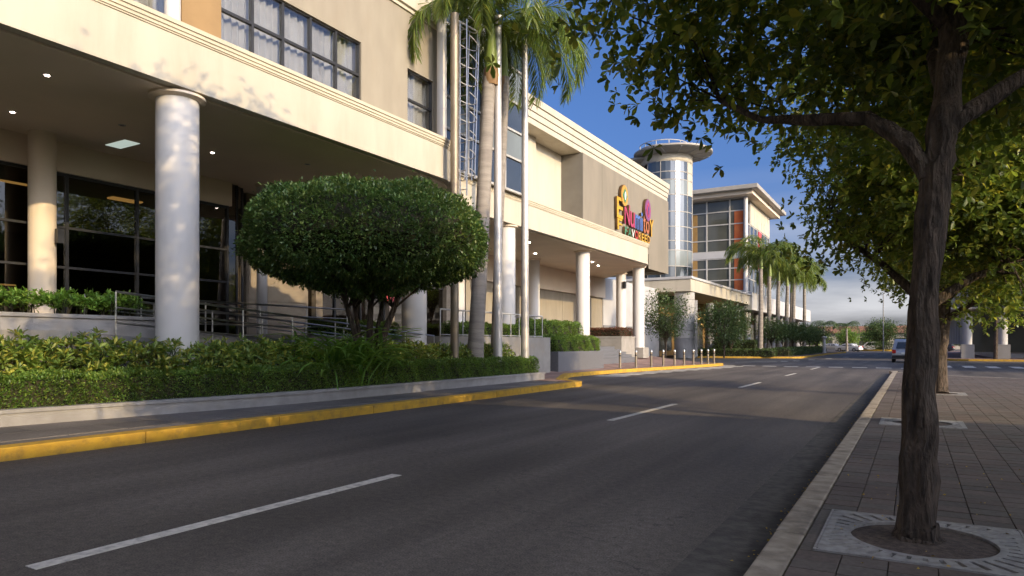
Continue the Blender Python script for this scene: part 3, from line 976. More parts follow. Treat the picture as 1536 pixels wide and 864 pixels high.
# ------------------------------------------------------------------ the mall: glass bay, recessed wall, sign block, second canopy
mall = thing('mall_building', 'beige shopping mall block with rounded canopy on white columns and glass stair bay', 'building', (-20, 36, 0.0))
canopy2 = [(-24, 19.95), (-15.3, 19.95), (-15.3, 43.6)] + arc(-17.5, 43.6, 2.2, 0, 48, 8)[1:] + [(-22.8, 53.2), (-24, 53.2)]
canopy(mall, canopy2, 6.8, 8.14)
column(mall, -15.75, 26.3, 0.40, 1.3, 6.75, 0.12)
column(mall, -16.25, 35.6, 0.40, 0.5, 6.75, 0.12)
column(mall, -16.3, 44.9, 0.40, 0.55, 6.75, 0.12)
column(mall, -18.9, 48.3, 0.37, 0.55, 6.75, 0.12)
column(mall, -20.4, 37.4, 0.36, 1.3, 6.75, 0.10)
column(mall, -20.3, 29.0, 0.36, 1.3, 6.75, 0.10)
obj('column_base', MB().box(-16.85, -15.75, 44.35, 45.45, 0.5, 1.22), 'pale_concrete', mall, bevel=0.03)

# glass stair bay
bay_x = -15.0
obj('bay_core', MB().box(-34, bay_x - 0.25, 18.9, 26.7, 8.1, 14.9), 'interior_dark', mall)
bw_ = obj('glass_bay', MB(), 'white_frame', mall)
fb = MB()
yb = [18.92, 20.5, 22.1, 23.2, 24.9, 26.7]
zb = [8.12, 9.55, 10.75, 12.0, 13.45, 14.85]
for y in yb: fb.box(bay_x - 0.12, bay_x + 0.05, y - 0.05, y + 0.05, 8.1, 14.95)
for z in zb: fb.box(bay_x - 0.10, bay_x + 0.03, yb[0], yb[-1], z - 0.045, z + 0.045)
fb.box(-18, bay_x + 0.03, 26.66, 26.76, 14.8, 14.95)
fill(bw_, fb)
for i in range(5):
    for q in range(5):
        obj('pane', MB().box(bay_x - 0.06, bay_x - 0.04, yb[i] + 0.05, yb[i + 1] - 0.05, zb[q] + 0.045, zb[q + 1] - 0.045),
            'pale_spandrel' if (q in (1, 3) and i != 2) else 'curtain_wall_glass', bw_)
obj('bay_return', MB().box(-18.2, bay_x - 0.02, 26.71, 27.0, 8.1, 14.2), 'mall_wall_shade', mall)
# recessed upper wall, overhanging parapet and sign block
obj('recess_wall', MB().box(-34, -17.9, 27.0, 36.2, 7.9, 12.58), 'cream_paint', mall)
obj('recess_pilaster', MB().box(-17.9, -17.55, 31.3, 32.4, 8.1, 12.58), 'cream_paint', mall)
par = MB()
for x, a, b in ((-16.62, 12.58, 12.86), (-16.68, 12.86, 12.90), (-16.58, 12.90, 13.2), (-16.66, 13.2, 13.24), (-16.54, 13.24, 13.55), (-16.62, 13.55, 13.59), (-16.48, 13.59, 13.95)):
    par.box(-34, x, 27.01, 52.3 + (x + 16.62), a + 0.0005, b)
obj('parapet', par, 'cream_paint', mall)
obj('block_core', MB().box(-34, -16.56, 36.22, 52.18, 7.9, 12.579), 'mall_wall_shade', mall)
obj('block_core', MB().box(-30, -16.56, 50.0, 52.18, 6.9, 7.899), 'mall_wall_shade', mall)
pe = [36.21, 39.0, 43.3, 47.6, 52.2]
for i in range(4):
    for z0, z1 in ((7.95, 12.55),):
        obj('wall_panel', MB().box(-16.559, -16.5, pe[i] + (0.012 if i else 0), pe[i + 1] - 0.012, z0 if i < 3 else 6.9, z1), 'mall_wall', mall, bevel=0.008)
obj('end_panel', MB().box(-17.9, -16.5, 36.16, 36.2, 7.95, 12.55), 'mall_wall_shade', mall)  # end face away from the sun, its shade painted by the darker wall colour
# niche under the canopy
obj('podium', MB().prism([(-34, 20.11), (-14.05, 20.11), (-14.05, 27.3), (-16.5, 27.3), (-16.5, 27.31), (-34, 27.31)], 0.0, 1.76), 'pale_concrete', mall)
obj('podium', MB().prism([(-34, 27.32), (-15.2, 27.32), (-15.2, 33.4), (-16.9, 33.4), (-16.9, 41.4), (-34, 41.4)], 0.0, 1.30), 'granite', mall)
for k in range(5):
    obj('step', MB().box(-16.899, -14.45 - 0.38 * k - 0.35, 33.45, 40.6, 0.1, 0.66 + 0.16 * k if k < 4 else 1.295), 'granite', mall, bevel=0.01)
obj('niche_wall', MB().box(-24, -22.0, 30.0, 52.0, 1.0, 6.74), 'stone_wall', mall)
obj('niche_wall', MB().box(-22.0, -20.2, 29.6, 30.0, 1.0, 6.74), 'beige_wall', mall)
obj('niche_header', MB().box(-21.98, -21.7, 30.01, 52.0, 5.2, 6.74), 'soffit_paint', mall)
for k in range(6):
    obj('niche_panel', MB().box(-21.999, -21.96, 30.2 + 3.6 * k, 30.2 + 3.6 * k + 3.56, 1.35, 5.18), 'beige_wall', mall)
obj('side_wall', MB().box(-24.5, -21.9, 52.02, 66, 0.2, 6.9), 'white_wall', mall)
obj('side_wall_base', MB().box(-21.9, -21.82, 52.02, 66, 0.2, 3.0), 'grey_wall', mall)
# ground-floor shop glass under the second canopy
obj('shop_interior', MB().box(-27, -26.8, 18.7, 29.6, 1.77, 6.74), 'interior_floor', mall)
sg = obj('shopfront', MB(), 'dark_frame', mall)
fs_ = MB(); ysg = [18.7, 20.2, 21.7, 23.2, 24.7, 26.2, 27.7, 29.5]
for y in ysg: fs_.box(-20.3, -20.18, y - 0.04, y + 0.04, 1.77, 6.74)
for z in (1.82, 4.2, 5.3, 6.68): fs_.box(-20.29, -20.19, 18.7, 29.5, z - 0.04, z + 0.04)
fill(sg, fs_)
for i in range(len(ysg) - 1):
    for z0, z1 in ((1.86, 4.16), (4.24, 5.26), (5.34, 6.64)):
        obj('pane', MB().box(-20.25, -20.235, ysg[i] + .04, ysg[i + 1] - .04, z0, z1), 'lobby_glass', sg)
for k in range(5):
    obj('interior_lamp', MB().box(-25, -24.7, 19.4 + 2.1 * k, 20.6 + 2.1 * k, 5.9, 5.95), 'interior_light', mall)
    obj('shop_pier', MB().box(-20.6, -20.0, 19.0 + 4.3 * k, 19.35 + 4.3 * k, 1.77, 6.74) if k < 3 else MB().box(-23.5, -23, 20 + 2 * k - 4, 20.8 + 2 * k - 4, 1.77, 4.2), 'stone_wall' if k < 3 else 'ochre_panel', mall)
obj('shop_banner', MB().box(-19.72, -19.68, 22.75, 23.55, 3.35, 4.6), 'pink_banner', mall)
for x, y in ((-17.8, 40.5), (-18.3, 42.6), (-17.2, 31), (-18.6, 25), (-19, 35)):
    obj('downlight', MB().lathe(x, y, [(0.07, 6.72), (0.07, 6.747)], 16), 'downlight', mall)
obj('wall_speaker', MB().box(-18.58, -18.45, 47.9, 48.2, 5.6, 6.1), 'dark_frame', mall)

# ------------------------------------------------------------------ illuminated mall sign (block letters standing off the wall)
sign = thing('mall_sign', 'colourful raised lettering with two round emblems on the beige mall wall', 'sign', (-16.5, 44.5, 8.6))


def letter(ch, y, z, h, wdt, mat, depth=0.16):
    cu = bpy.data.curves.new('letter', 'FONT')
    cu.body = ch; cu.size = 1.0; cu.extrude = 0.5; cu.bevel_depth = 0.0; cu.offset = 0.012
    t = bpy.data.objects.new('letter_tmp', cu)
    COL.objects.link(t)
    bpy.context.view_layer.update()
    me = bpy.data.meshes.new_from_object(t.evaluated_get(bpy.context.evaluated_depsgraph_get()))
    bpy.data.objects.remove(t)
    co = np.empty(len(me.vertices) * 3); me.vertices.foreach_get('co', co); co = co.reshape(-1, 3)
    mn, mxx = co.min(0), co.max(0)
    q = (co - mn) / np.maximum(mxx - mn, 1e-6)
    b = BASE[sign]
    out = np.stack([-16.44 + q[:, 2] * depth - b[0], y + q[:, 0] * wdt - b[1], z + q[:, 1] * h - b[2]], 1)
    me.vertices.foreach_set('co', out.ravel())
    me.materials.clear(); me.materials.append(MATS['sign_side']); me.materials.append(MATS[mat])
    me.update()
    for p in me.polygons:
        p.material_index = 1 if p.normal.x > 0.7 else 0
    o = link('letter', me, sign)
    return o


for a in (('E', 40.9, 9.55, 1.35, 1.05, 'sign_yellow'), ('F', 41.0, 8.8, 0.72, 0.8, 'sign_yellow'), ('N', 42.25, 9.35, 1.35, 0.95, 'sign_pink'), ('u', 43.3, 9.3, 1.05, 0.85, 'sign_pink'),
          ('m', 44.25, 9.3, 1.0, 1.0, 'sign_blue'), ('i', 45.4, 9.3, 1.3, 0.3, 'sign_blue'), ('t', 45.85, 9.25, 1.25, 0.45, 'sign_orange'), ('o', 46.4, 9.3, 0.95, 0.7, 'sign_orange'), ('Y', 47.1, 9.2, 1.25, 0.95, 'sign_yellow'),
          ('F', 42.3, 8.62, 0.55, 0.5, 'sign_green'), ('A', 42.9, 8.62, 0.55, 0.6, 'sign_green'), ('V', 43.55, 8.62, 0.55, 0.55, 'sign_white'), ('O', 44.2, 8.62, 0.55, 0.6, 'sign_red'),
          ('R', 44.9, 8.62, 0.55, 0.5, 'sign_gold'), ('E', 45.5, 8.62, 0.55, 0.5, 'sign_yellow'), ('E', 46.1, 8.62, 0.55, 0.5, 'sign_yellow'), ('D', 46.7, 8.62, 0.55, 0.55, 'sign_gold')):
    letter(*a)


def emblem(yc, zc, ry, rz, outer, inner_, mark):
    """upright oval badge of three layers"""
    def oval(a, b, x0, x1, n=28):
        mb = MB()
        vs = [(x, yc + a * math.cos(2 * PI * k / n), zc + b * math.sin(2 * PI * k / n)) for x in (x0, x1) for k in range(n)]
        mb.add(vs, [tuple(range(n))[::-1], tuple(range(n, 2 * n))] + [(k, (k + 1) % n, n + (k + 1) % n, n + k) for k in range(n)])
        return mb
    obj('emblem_back', oval(ry * 1.08, rz * 1.06, -16.44, -16.28), 'sign_side', sign)
    obj('emblem_face', oval(ry, rz, -16.28, -16.25), outer, sign)
    obj('emblem_centre', MB().add([(x, yc + dy * ry, zc + dz * rz) for x in (-16.25, -16.22) for dy, dz in ((0, -.72), (.7, 0), (0, .72), (-.7, 0))],
                                  [(3, 2, 1, 0), (4, 5, 6, 7), (0, 1, 5, 4), (1, 2, 6, 5), (2, 3, 7, 6), (3, 0, 4, 7)]), inner_, sign)
    obj('emblem_mark', MB().add([(x, yc + dy * ry, zc + dz * rz) for x in (-16.22, -16.20) for dy, dz in ((-.1, -.4), (.1, -.4), (.25, .1), (0.02, .4), (-.25, .1))],
                                [(4, 3, 2, 1, 0), (5, 6, 7, 8, 9), (0, 1, 6, 5), (1, 2, 7, 6), (2, 3, 8, 7), (3, 4, 9, 8), (4, 0, 5, 9)]), mark, sign)


emblem(42.2, 11.15, 0.58, 0.68, 'sign_gold', 'sign_green', 'sign_white')
emblem(46.75, 10.95, 0.58, 0.78, 'sign_purple', 'sign_pink', 'sign_navy')

# ------------------------------------------------------------------ rear building: round tower, glazed pavilion, long low canopy
rear = thing('glass_pavilion_building', 'far glazed mall pavilion with wide flat roof above long cream canopy', 'building', (-22, 92, 0.0))
obj('canopy_band', MB().prism([(-34, 65.5), (-18.5, 65.5), (-18.5, 93.0), (-34, 93.0)], 6.55, 7.75), 'cream_paint', rear, bevel=0.04)
obj('canopy_coping', MB().prism([(-34, 65.38), (-18.38, 65.38), (-18.38, 93.0), (-34, 93.0)], 7.752, 8.0), 'white_wall', rear, bevel=0.02)
obj('canopy_band', MB().prism([(-34, 93.01), (-18.2, 93.01), (-18.2, 152), (-34, 152)], 5.9, 8.2), 'white_wall', rear, bevel=0.04)
obj('ground_wall', MB().box(-34, -23.5, 66.2, 150, 0.1, 6.54), 'ochre_panel', rear)
for k in range(12):
    y = 70 + k * 6.6
    obj('shop_window', MB().box(-23.5, -23.42, y, y + 5.2, 0.7, 4.6), 'grey_glass', rear)
    obj('pier', MB().lathe(-19.4, y - 0.5, [(0.45, 0.05), (0.45, 5.895)], 20), 'grey_wall', rear, smooth=True)
for k in range(14):
    obj('shop_lamp', MB().box(-22.0, -21.7, 66.8 + k * 1.9, 67.3 + k * 1.9, 4.9 - 0.6 * (k % 3), 5.05 - 0.6 * (k % 3)), 'interior_light', rear)
dr = MB()
obj('drum_pier', MB().lathe(-19.5, 66.8, [(0.96, 0.05), (0.96, 2.0)], 36), 'grey_wall', rear, smooth=True)
for k in range(6):
    obj('drum_course', MB().lathe(-19.5, 66.8, [(0.93, 2.0 + k * 0.75), (0.98, 2.03 + k * 0.75), (0.98, 2.72 + k * 0.75), (0.93, 2.75 + k * 0.75)], 36), 'stone_drum', rear, smooth=True)

# pavilion box
PYF, PXF = 95.0, -19.6
obj('pavilion_core', MB().box(-31, PXF - 0.3, PYF + 0.3, 113, 8.0, 21.2), 'interior_dark', rear)
obj('roof', MB().prism([(-33, 92.3), (-17.4, 92.3), (-17.4, 115.5), (-33, 115.5)], 21.75, 22.3), 'roof_edge', rear, bevel=0.06)
obj('roof_soffit', MB().prism([(-32.4, 93.2), (-18.2, 93.2), (-18.2, 114.6), (-32.4, 114.6)], 21.2, 21.748), 'soffit_paint', rear)
xg = [-29.5, -26.9, -24.6, -21.5, -19.6]
zg = [8.6, 10.1, 11.7, 13.05]
zg2 = [14.05, 15.6, 17.7, 19.45, 21.1]
fg = obj('glass_front', MB(), 'white_frame', rear)
mf = MB()
for x in xg: mf.box(x - 0.09, x + 0.09, PYF - 0.12, PYF + 0.1, 8.0, 21.2)
for z in zg + zg2: mf.box(xg[0], xg[-1], PYF - 0.10, PYF + 0.08, z - 0.07, z + 0.07)
fill(fg, mf)
obj('spandrel', MB().box(xg[0], PXF + 0.05, PYF - 0.16, PYF + 0.05, 13.12, 13.98), 'white_wall', rear)
for i in range(4):
    for zl in (zg, zg2):
        for q in range(len(zl) - 1):
            obj('pane', MB().box(xg[i] + .09, xg[i + 1] - .09, PYF - 0.01, PYF + 0.03, zl[q] + .07, zl[q + 1] - .07), 'grey_glass', fg)
for z0, z1 in ((8.7, 13.0), (14.1, 19.4)):
    obj('red_panel', MB().box(-20.9, -19.75, PYF - 0.06, PYF - 0.015, z0, z1), 'red_banner', rear)
    obj('ochre_panel', MB().box(-26.75, -25.9, PYF - 0.06, PYF - 0.015, z0, z1), 'ochre_panel', rear)
obj('corner_post', MB().tube([(-19.35, 94.7, 5.0), (-19.35, 94.7, 21.2)], 0.28, 16), 'column_paint', rear, smooth=True)
# street side of the pavilion
ss = obj('glass_side', MB(), 'white_frame', rear)
yg = [95.0, 96.6, 98.4, 101.0, 103.6, 106.2, 108.8, 111.2, 113.0]
mf = MB()
for y in yg: mf.box(PXF - 0.1, PXF + 0.1, y - 0.08, y + 0.08, 8.0, 21.2)
zsd = [8.6, 10.4, 12.2, 14.1, 16.0, 17.9]
for z in zsd: mf.box(PXF - 0.08, PXF + 0.08, 95, 113, z - 0.07, z + 0.07)
fill(ss, mf)
for i in range(8):
    for q in range(5):
        obj('pane', MB().box(PXF - 0.03, PXF + 0.02, yg[i] + .08, yg[i + 1] - .08, zsd[q] + .07, zsd[q + 1] - .07), 'curtain_wall_glass', ss)
    if i >= 2:
        obj('wall_panel', MB().box(PXF - 0.05, PXF + 0.14, yg[i] + .09, yg[i + 1] - .09, 18.0, 21.15), 'cream_paint', rear, bevel=0.03)
obj('red_panel', MB().box(PXF + 0.11, PXF + 0.2, 95.3, 96.4, 8.7, 19.4), 'red_banner', rear)
obj('poster', MB().box(PXF + 0.12, PXF + 0.2, 104, 106, 12.3, 17.8), 'pink_banner', rear)
obj('poster', MB().box(PXF + 0.12, PXF + 0.2, 110.6, 112.4, 10.5, 16.5), 'red_banner', rear)
obj('poster_badge', MB().box(PXF + 0.21, PXF + 0.24, 104.4, 105.6, 15.0, 16.6), 'sign_blue', rear)

tower = thing('round_tower', 'round glass stair tower with flat disc roof and railing behind the mall', 'tower', (-23.4, 73.3, 0))
TX, TY, TR = -23.4, 73.3, 2.75
obj('core', MB().lathe(TX, TY, [(TR - 0.25, 6), (TR - 0.25, 21.6)], 32), 'interior_dark', tower, smooth=True)
zt = [8.2, 9.7, 11.4, 12.4, 13.9, 15.5, 17.3, 18.9, 19.75, 20.9]
NA = 11
a_of = lambda k: R(-118 + k * 360 / NA)
ft = obj('glazing', MB(), 'roof_edge', tower)
tf = MB()
for k in range(NA):
    a = a_of(k)
    x, y = TX + TR * math.cos(a), TY + TR * math.sin(a)
    tf.tube([(x, y, 8.0), (x, y, 21.0)], 0.042, 6)
for z in zt: tf.lathe(TX, TY, [(TR - 0.06, z - 0.04), (TR + 0.04, z - 0.04), (TR + 0.04, z + 0.04), (TR - 0.06, z + 0.04)], 42)
fill(ft, tf)
for k in range(NA):
    if not (-150 < (math.degrees(a_of(k)) + 180) % 360 - 180 < 60): continue
    for q in range(len(zt) - 1):
        n_ = 3
        A = [a_of(k) + (a_of(k + 1) - a_of(k)) * i / n_ for i in range(n_ + 1)]
        mb = MB()
        o_ = [(TX + TR * math.cos(a) , TY + TR * math.sin(a)) for a in A]
        i_ = [(TX + (TR - .04) * math.cos(a), TY + (TR - .04) * math.sin(a)) for a in A]
        mb.prism(o_ + i_[::-1], zt[q] + 0.04, zt[q + 1] - 0.04)
        solid = math.degrees(a_of(k)) % 360 > 330 and zt[q] > 17
        obj('pane', mb, 'cream_paint' if solid else ('pale_spandrel' if q in (1, 6) else 'curtain_wall_glass'), ft)
obj('ring_beam', MB().lathe(TX, TY, [(TR + 0.03, 20.96), (TR + 0.06, 21.0), (TR + 0.06, 21.74)], 42), 'cream_paint', tower, smooth=True)
obj('disc_roof', MB().lathe(TX + 0.8, TY - 0.3, [(2.6, 21.75), (3.5, 21.83), (4.15, 21.95), (4.2, 22.0), (4.2, 22.16), (4.0, 22.2)], 64), 'roof_edge', tower, smooth=True)
for k in range(12):
    a = 2 * PI * k / 12
    cx, cy = TX + 0.8, TY - 0.3
    obj('roof_rib', MB().tube([(cx + 2.2 * math.cos(a), cy + 2.2 * math.sin(a), 21.60), (cx + 4.05 * math.cos(a), cy + 4.05 * math.sin(a), 21.9)], 0.05, 5), 'white_wall', tower)
rl = MB()
cx, cy = TX - 0.3, TY
for z in (22.75, 23.2): rl.tube([(cx + 2.6 * math.cos(2 * PI * k / 32), cy + 2.6 * math.sin(2 * PI * k / 32), z) for k in range(33)], 0.045, 6, cap=False)
for k in range(12): rl.tube([(cx + 2.6 * math.cos(2 * PI * k / 12), cy + 2.6 * math.sin(2 * PI * k / 12), 22.3), (cx + 2.6 * math.cos(2 * PI * k / 12), cy + 2.6 * math.sin(2 * PI * k / 12), 23.2)], 0.04, 6)
obj('railing', rl, 'white_frame', tower)
obj('side_roof', MB().lathe(TX - 3.0, TY + 0.5, [(2.6, 21.35), (3.0, 21.5), (3.0, 21.7)], 40), 'roof_edge', tower, smooth=True)
obj('side_drum', MB().lathe(TX - 2.6, TY + 0.8, [(2.2, 8), (2.2, 21.34)], 32), 'cream_paint', tower, smooth=True)


# ------------------------------------------------------------------ front planter, hedges and shrubs
YP0, YP1 = -9.0, 22.6
ysw = [YP0 + (YP1 - YP0) * k / 60 for k in range(61)]
outer_l = [(wall_x(y), y) for y in ysw]
planter = thing('front_planter', 'long low grey concrete planter wall beside the left pavement', 'planter', (-12.2, 8, 0.1))
wall_in = [(x - 0.2, y) for x, y in outer_l]
ring = outer_l + [(-13.95, YP1), (-13.95, YP1 - 0.2)] + [(wall_in[-1][0], YP1 - 0.2)] + wall_in[-2::-1]
obj('wall', MB().prism(ring, 0.10, 0.36), 'planter_concrete', planter, smooth=True)
cop = [(x + 0.03, y) for x, y in outer_l[:-1]] + [(outer_l[-1][0] + 0.03, YP1 + 0.03)] + [(-13.95, YP1 + 0.03), (-13.95, YP1 - 0.22)] + [(wall_in[-1][0] - .02, YP1 - 0.22)] + [(x - .02, y) for x, y in wall_in[-2::-1]]
obj('coping', MB().prism(cop, 0.361, 0.42), 'planter_concrete', planter, smooth=True)
obj('soil', MB().prism([(x, y) for x, y in wall_in[:-1]] + [(wall_in[-1][0], YP1 - 0.21), (-13.94, YP1 - 0.21), (-14.3, 19), (-14.3, YP0)], 0.1, 0.36), 'soil', planter)


def hedge(name, label, fx, y0, y1, width, z0, z1, dens, size, mat, seed, lump=0.04, cat='hedge', group=None):
    """clipped hedge running along Y; fx(y) gives its street-side face"""
    rg = np.random.default_rng(seed)
    root = thing(name, label, cat, (fx((y0 + y1) / 2) - width / 2, (y0 + y1) / 2, z0), group)
    Ln = y1 - y0; h = z1 - z0
    n = int(dens * Ln * (2 * h + width))
    y = rg.uniform(y0, y1, n)
    u = rg.uniform(0, 2 * h + width, n)
    r = 0.10
    FX = np.array([fx(v) for v in y])
    lum = lump * (np.sin(y * 5.1 + seed) + np.sin(y * 11.3 + u * 6) * 0.7 + np.sin(y * 23 + u * 13) * 0.4)
    front = u < h; top = (u >= h) & (u < h + width); back = u >= h + width
    X = np.where(front, FX, np.where(top, FX - (u - h), FX - width))
    Z = np.where(front, z0 + u, np.where(top, z1, z0 + (u - h - width)))
    N = np.stack([np.where(front, 1.0, np.where(back, -1.0, 0.0)), np.zeros(n), np.where(top, 1.0, 0.15)], 1)
    # round the shoulders
    dz = z1 - Z; dx = np.minimum(FX - X, X - (FX - width))
    sh = np.clip((r - np.maximum(dz, 0)) / r, 0, 1) * (~top) ; X = X - np.sign(N[:, 0]) * sh ** 2 * r * 0.7
    st = np.clip((r - np.maximum(dx, 0)) / r, 0, 1) * top; Z = Z - st ** 2 * r * 0.7
    inn = rg.uniform(-0.05, 0.02, n)
    P = np.stack([X, y, Z], 1) + N * (lum + inn)[:, None]
    # end caps
    m = int(dens * h * width)
    for ye, sgn in ((y0, -1), (y1, 1)):
        ux, uz = rg.uniform(0, width, m), rg.uniform(0, h, m)
        P = np.vstack([P, np.stack([fx(ye) - ux, np.full(m, ye) + rg.uniform(-.05, .02, m) * sgn, z0 + uz], 1)])
        N = np.vstack([N, np.tile([[0, sgn, 0.15]], (m, 1))])
    D = N * 0.75 + rg.normal(size=P.shape) * 0.75 + np.array([0, 0, 0.3])
    k = len(P)
    V, F = leaves(P, D, size * rg.uniform(.7, 1.3, k), size * 0.55 * rg.uniform(.7, 1.3, k), rg)
    b = BASE[root]
    link('foliage', arr_mesh('foliage', V - np.array(b), F, mat), root)
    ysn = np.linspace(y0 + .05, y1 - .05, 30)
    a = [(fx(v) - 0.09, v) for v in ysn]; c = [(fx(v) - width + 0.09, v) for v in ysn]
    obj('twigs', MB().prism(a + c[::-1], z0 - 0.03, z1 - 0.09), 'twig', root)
    return root


hedge('clipped_hedge', 'long low clipped green hedge along the front planter wall', lambda y: wall_x(y) - 0.16, YP0, 22.35, 0.75, 0.40, 0.95, 2300, 0.050, 'hedge_leaf', 1)


def shrub_mesh(seed, h, r, nw, L, mat, nl=7, upright=0.5):
    """a loose shrub: leaf whorls on upright shoots"""
    rg = np.random.default_rng(seed)
    th = rg.uniform(0, 2 * PI, nw); rr = r * np.sqrt(rg.random(nw))
    zz_ = h * (0.35 + 0.65 * rg.random(nw) ** 0.6) * (1 - 0.28 * (rr / r) ** 2)
    C_ = np.stack([rr * np.cos(th), rr * np.sin(th), zz_], 1)
    A = norm(np.stack([np.cos(th) * rr / r * 0.7, np.sin(th) * rr / r * 0.7, np.full(nw, upright + 0.4)], 1) + rg.normal(size=(nw, 3)) * 0.25)
    P, D = whorl_pts(C_, A, nl, rg)
    k = len(P)
    V, F = leaves(P, D, L * rg.uniform(.65, 1.25, k), L * 0.33 * rg.uniform(.8, 1.2, k), rg, rich=True)
    return arr_mesh('foliage', V, F, mat)


def stems_mesh(seed, h, r, ns, mat='twig'):
    rr = random.Random(seed); mb = MB()
    for _ in range(ns):
        a = rr.uniform(0, 2 * PI); q = r * math.sqrt(rr.random())
        mb.tube([(0.1 * math.cos(a), 0.1 * math.sin(a), -0.05), (q * .6 * math.cos(a), q * .6 * math.sin(a), h * .45), (q * math.cos(a), q * math.sin(a), h * rr.uniform(.7, .92))], [.012, .009, .005], 5)
    return mb.mesh('stems', mats=(mat,))


sh_leaf = [shrub_mesh(20 + i, 1.12, 0.62, 120, 0.135, 'shrub_leaf') for i in range(3)]
sh_stem = [stems_mesh(40 + i, 1.1, 0.55, 14) for i in range(3)]


def shrub(name, label, loc, me, st, s=1.0, rz=0.0, group=None, cat='shrub'):
    t = thing(name, label, cat, loc, group, rz)
    t.scale = (s,) * 3
    link('foliage', me, t); link('stems', st, t)
    return t


sr = random.Random(8)
y = -7.5; k = 0
while y < 21.8:
    x = wall_x(y) - 1.25 - (0.25 if k % 2 else 0.0)
    if 7.6 < y < 10.4: x = wall_x(y) - 0.86
    if abs(y - 13.1) > 1.25:
        shrub('leafy_shrub', 'loose yellow-green leafy shrub in the row behind the clipped front hedge', (x, y, 0.36), sh_leaf[k % 3], sh_stem[k % 3],
              (1.12 if y < 12 else 1.02) * sr.uniform(.92, 1.08), sr.uniform(0, 6.28), 'loose shrubs behind the clipped hedge')
    y += sr.uniform(0.52, 0.68); k += 1

# second planter at the podium edge with a bright hedge
hp = thing('podium_planter', 'grey concrete planter box at the podium edge left of the front column', 'planter', (-15.4, 5.6, 1.2))
obj('box', MB().box(-16.2, -14.9, 1.8, 9.35, 1.0, 2.02), 'planter_concrete', hp, bevel=0.02)
obj('rim', MB().box(-16.24, -14.86, 1.76, 9.39, 2.021, 2.10), 'planter_concrete', hp, bevel=0.01)
bl = [shrub_mesh(70 + i, 0.52, 0.42, 70, 0.115, 'bright_leaf', 7, 0.4) for i in range(2)]
bs = [stems_mesh(75 + i, 0.5, 0.36, 8) for i in range(2)]
for k in range(15):
    shrub('bright_shrub', 'bright green leafy shrub filling the podium planter box', (-15.5 + 0.22 * (k % 2), 2.2 + 0.48 * k, 2.06), bl[k % 2], bs[k % 2], sr.uniform(.9, 1.15), sr.uniform(0, 6), 'bright shrubs in the podium planter')

# hedges along podium edge and steps
hedge('podium_hedge', 'small clipped hedge behind white railing on the podium', lambda y: -14.35, 20.3, 27.0, 0.6, 1.75, 2.22, 1300, 0.06, 'hedge_leaf', 5)
hedge('lobby_hedge', 'short hedge along the podium beside the second front column', lambda y: -15.9, 15.2, 19.0, 0.55, 1.75, 2.2, 1300, 0.06, 'hedge_leaf', 6)
gp = thing('granite_planter', 'blue-grey granite planter beside the entrance steps', 'planter', (-14.6, 31.5, 0.2))
obj('box', MB().box(-15.15, -13.95, 27.9, 33.2, 0.1, 1.12), 'granite', gp, bevel=0.02)
hedge('mound_hedge', 'dark green rounded hedge in the granite planter by the steps', lambda y: -14.05, 28.0, 33.0, 1.05, 1.1, 1.75, 1100, 0.07, 'hedge_leaf', 7, 0.09)
hedge('mound_hedge', 'taller hedge behind granite planter in front of the niche', lambda y: -15.25, 27.6, 33.2, 1.0, 1.28, 2.5, 800, 0.08, 'hedge_leaf', 9, 0.09)
cp = thing('entrance_planter', 'pale concrete planter wall between the two entrance columns', 'planter', (-17.6, 42.3, 0.5))
obj('box', MB().box(-19.6, -16.2, 41.5, 43.9, 0.4, 1.85), 'pale_concrete', cp, bevel=0.02)
obj('rim', MB().box(-19.63, -16.17, 41.47, 43.93, 1.851, 1.96), 'pale_concrete', cp, bevel=0.01)
hedge('red_hedge', 'reddish low hedge on the pale entrance planter', lambda y: -16.3, 41.6, 43.8, 3.2, 1.9, 2.45, 500, 0.08, 'red_leaf', 12)

# strap-leaved clump under the topiary
rg = np.random.default_rng(31)
clump = thing('strap_leaf_plant', 'clump of long arching green leaves at the foot of the topiary tree', 'plant', (-12.65, 13.05, 0.38))
mb = MB()
for k in range(260):
    a = rg.uniform(0, 2 * PI); ln = rg.uniform(1.5, 2.5); el = rg.uniform(1.05, 1.52); wd = rg.uniform(.06, .10)
    ox, oy = rg.normal(0, 0.42), rg.normal(0, 0.5)
    dr_ = Vector((math.cos(a), math.sin(a), 0)); sd = Vector((-math.sin(a), math.cos(a), 0))
    p = Vector((ox * .7 - 12.65, oy + 13.05, 0.4)); e = el; pts = []
    for i in range(7):
        pts.append((p.copy(), wd * (0.5 + 1.2 * (i / 6)) * (1 - (i / 6) ** 3)))
        p = p + (dr_ * math.cos(e) + Vector((0, 0, 1)) * math.sin(e)) * ln / 6
        e -= rg.uniform(.16, .42)
    vs = []
    for q, ww in pts: vs += [q - sd * ww * .5, q + Vector((0, 0, -0.015)), q + sd * ww * .5]
    mb.add(vs, [(3 * i + j, 3 * i + j + 1, 3 * i + j + 4, 3 * i + j + 3) for i in range(6) for j in range(2)])
obj('leaves', mb, 'strap_leaf', clump, smooth=True)

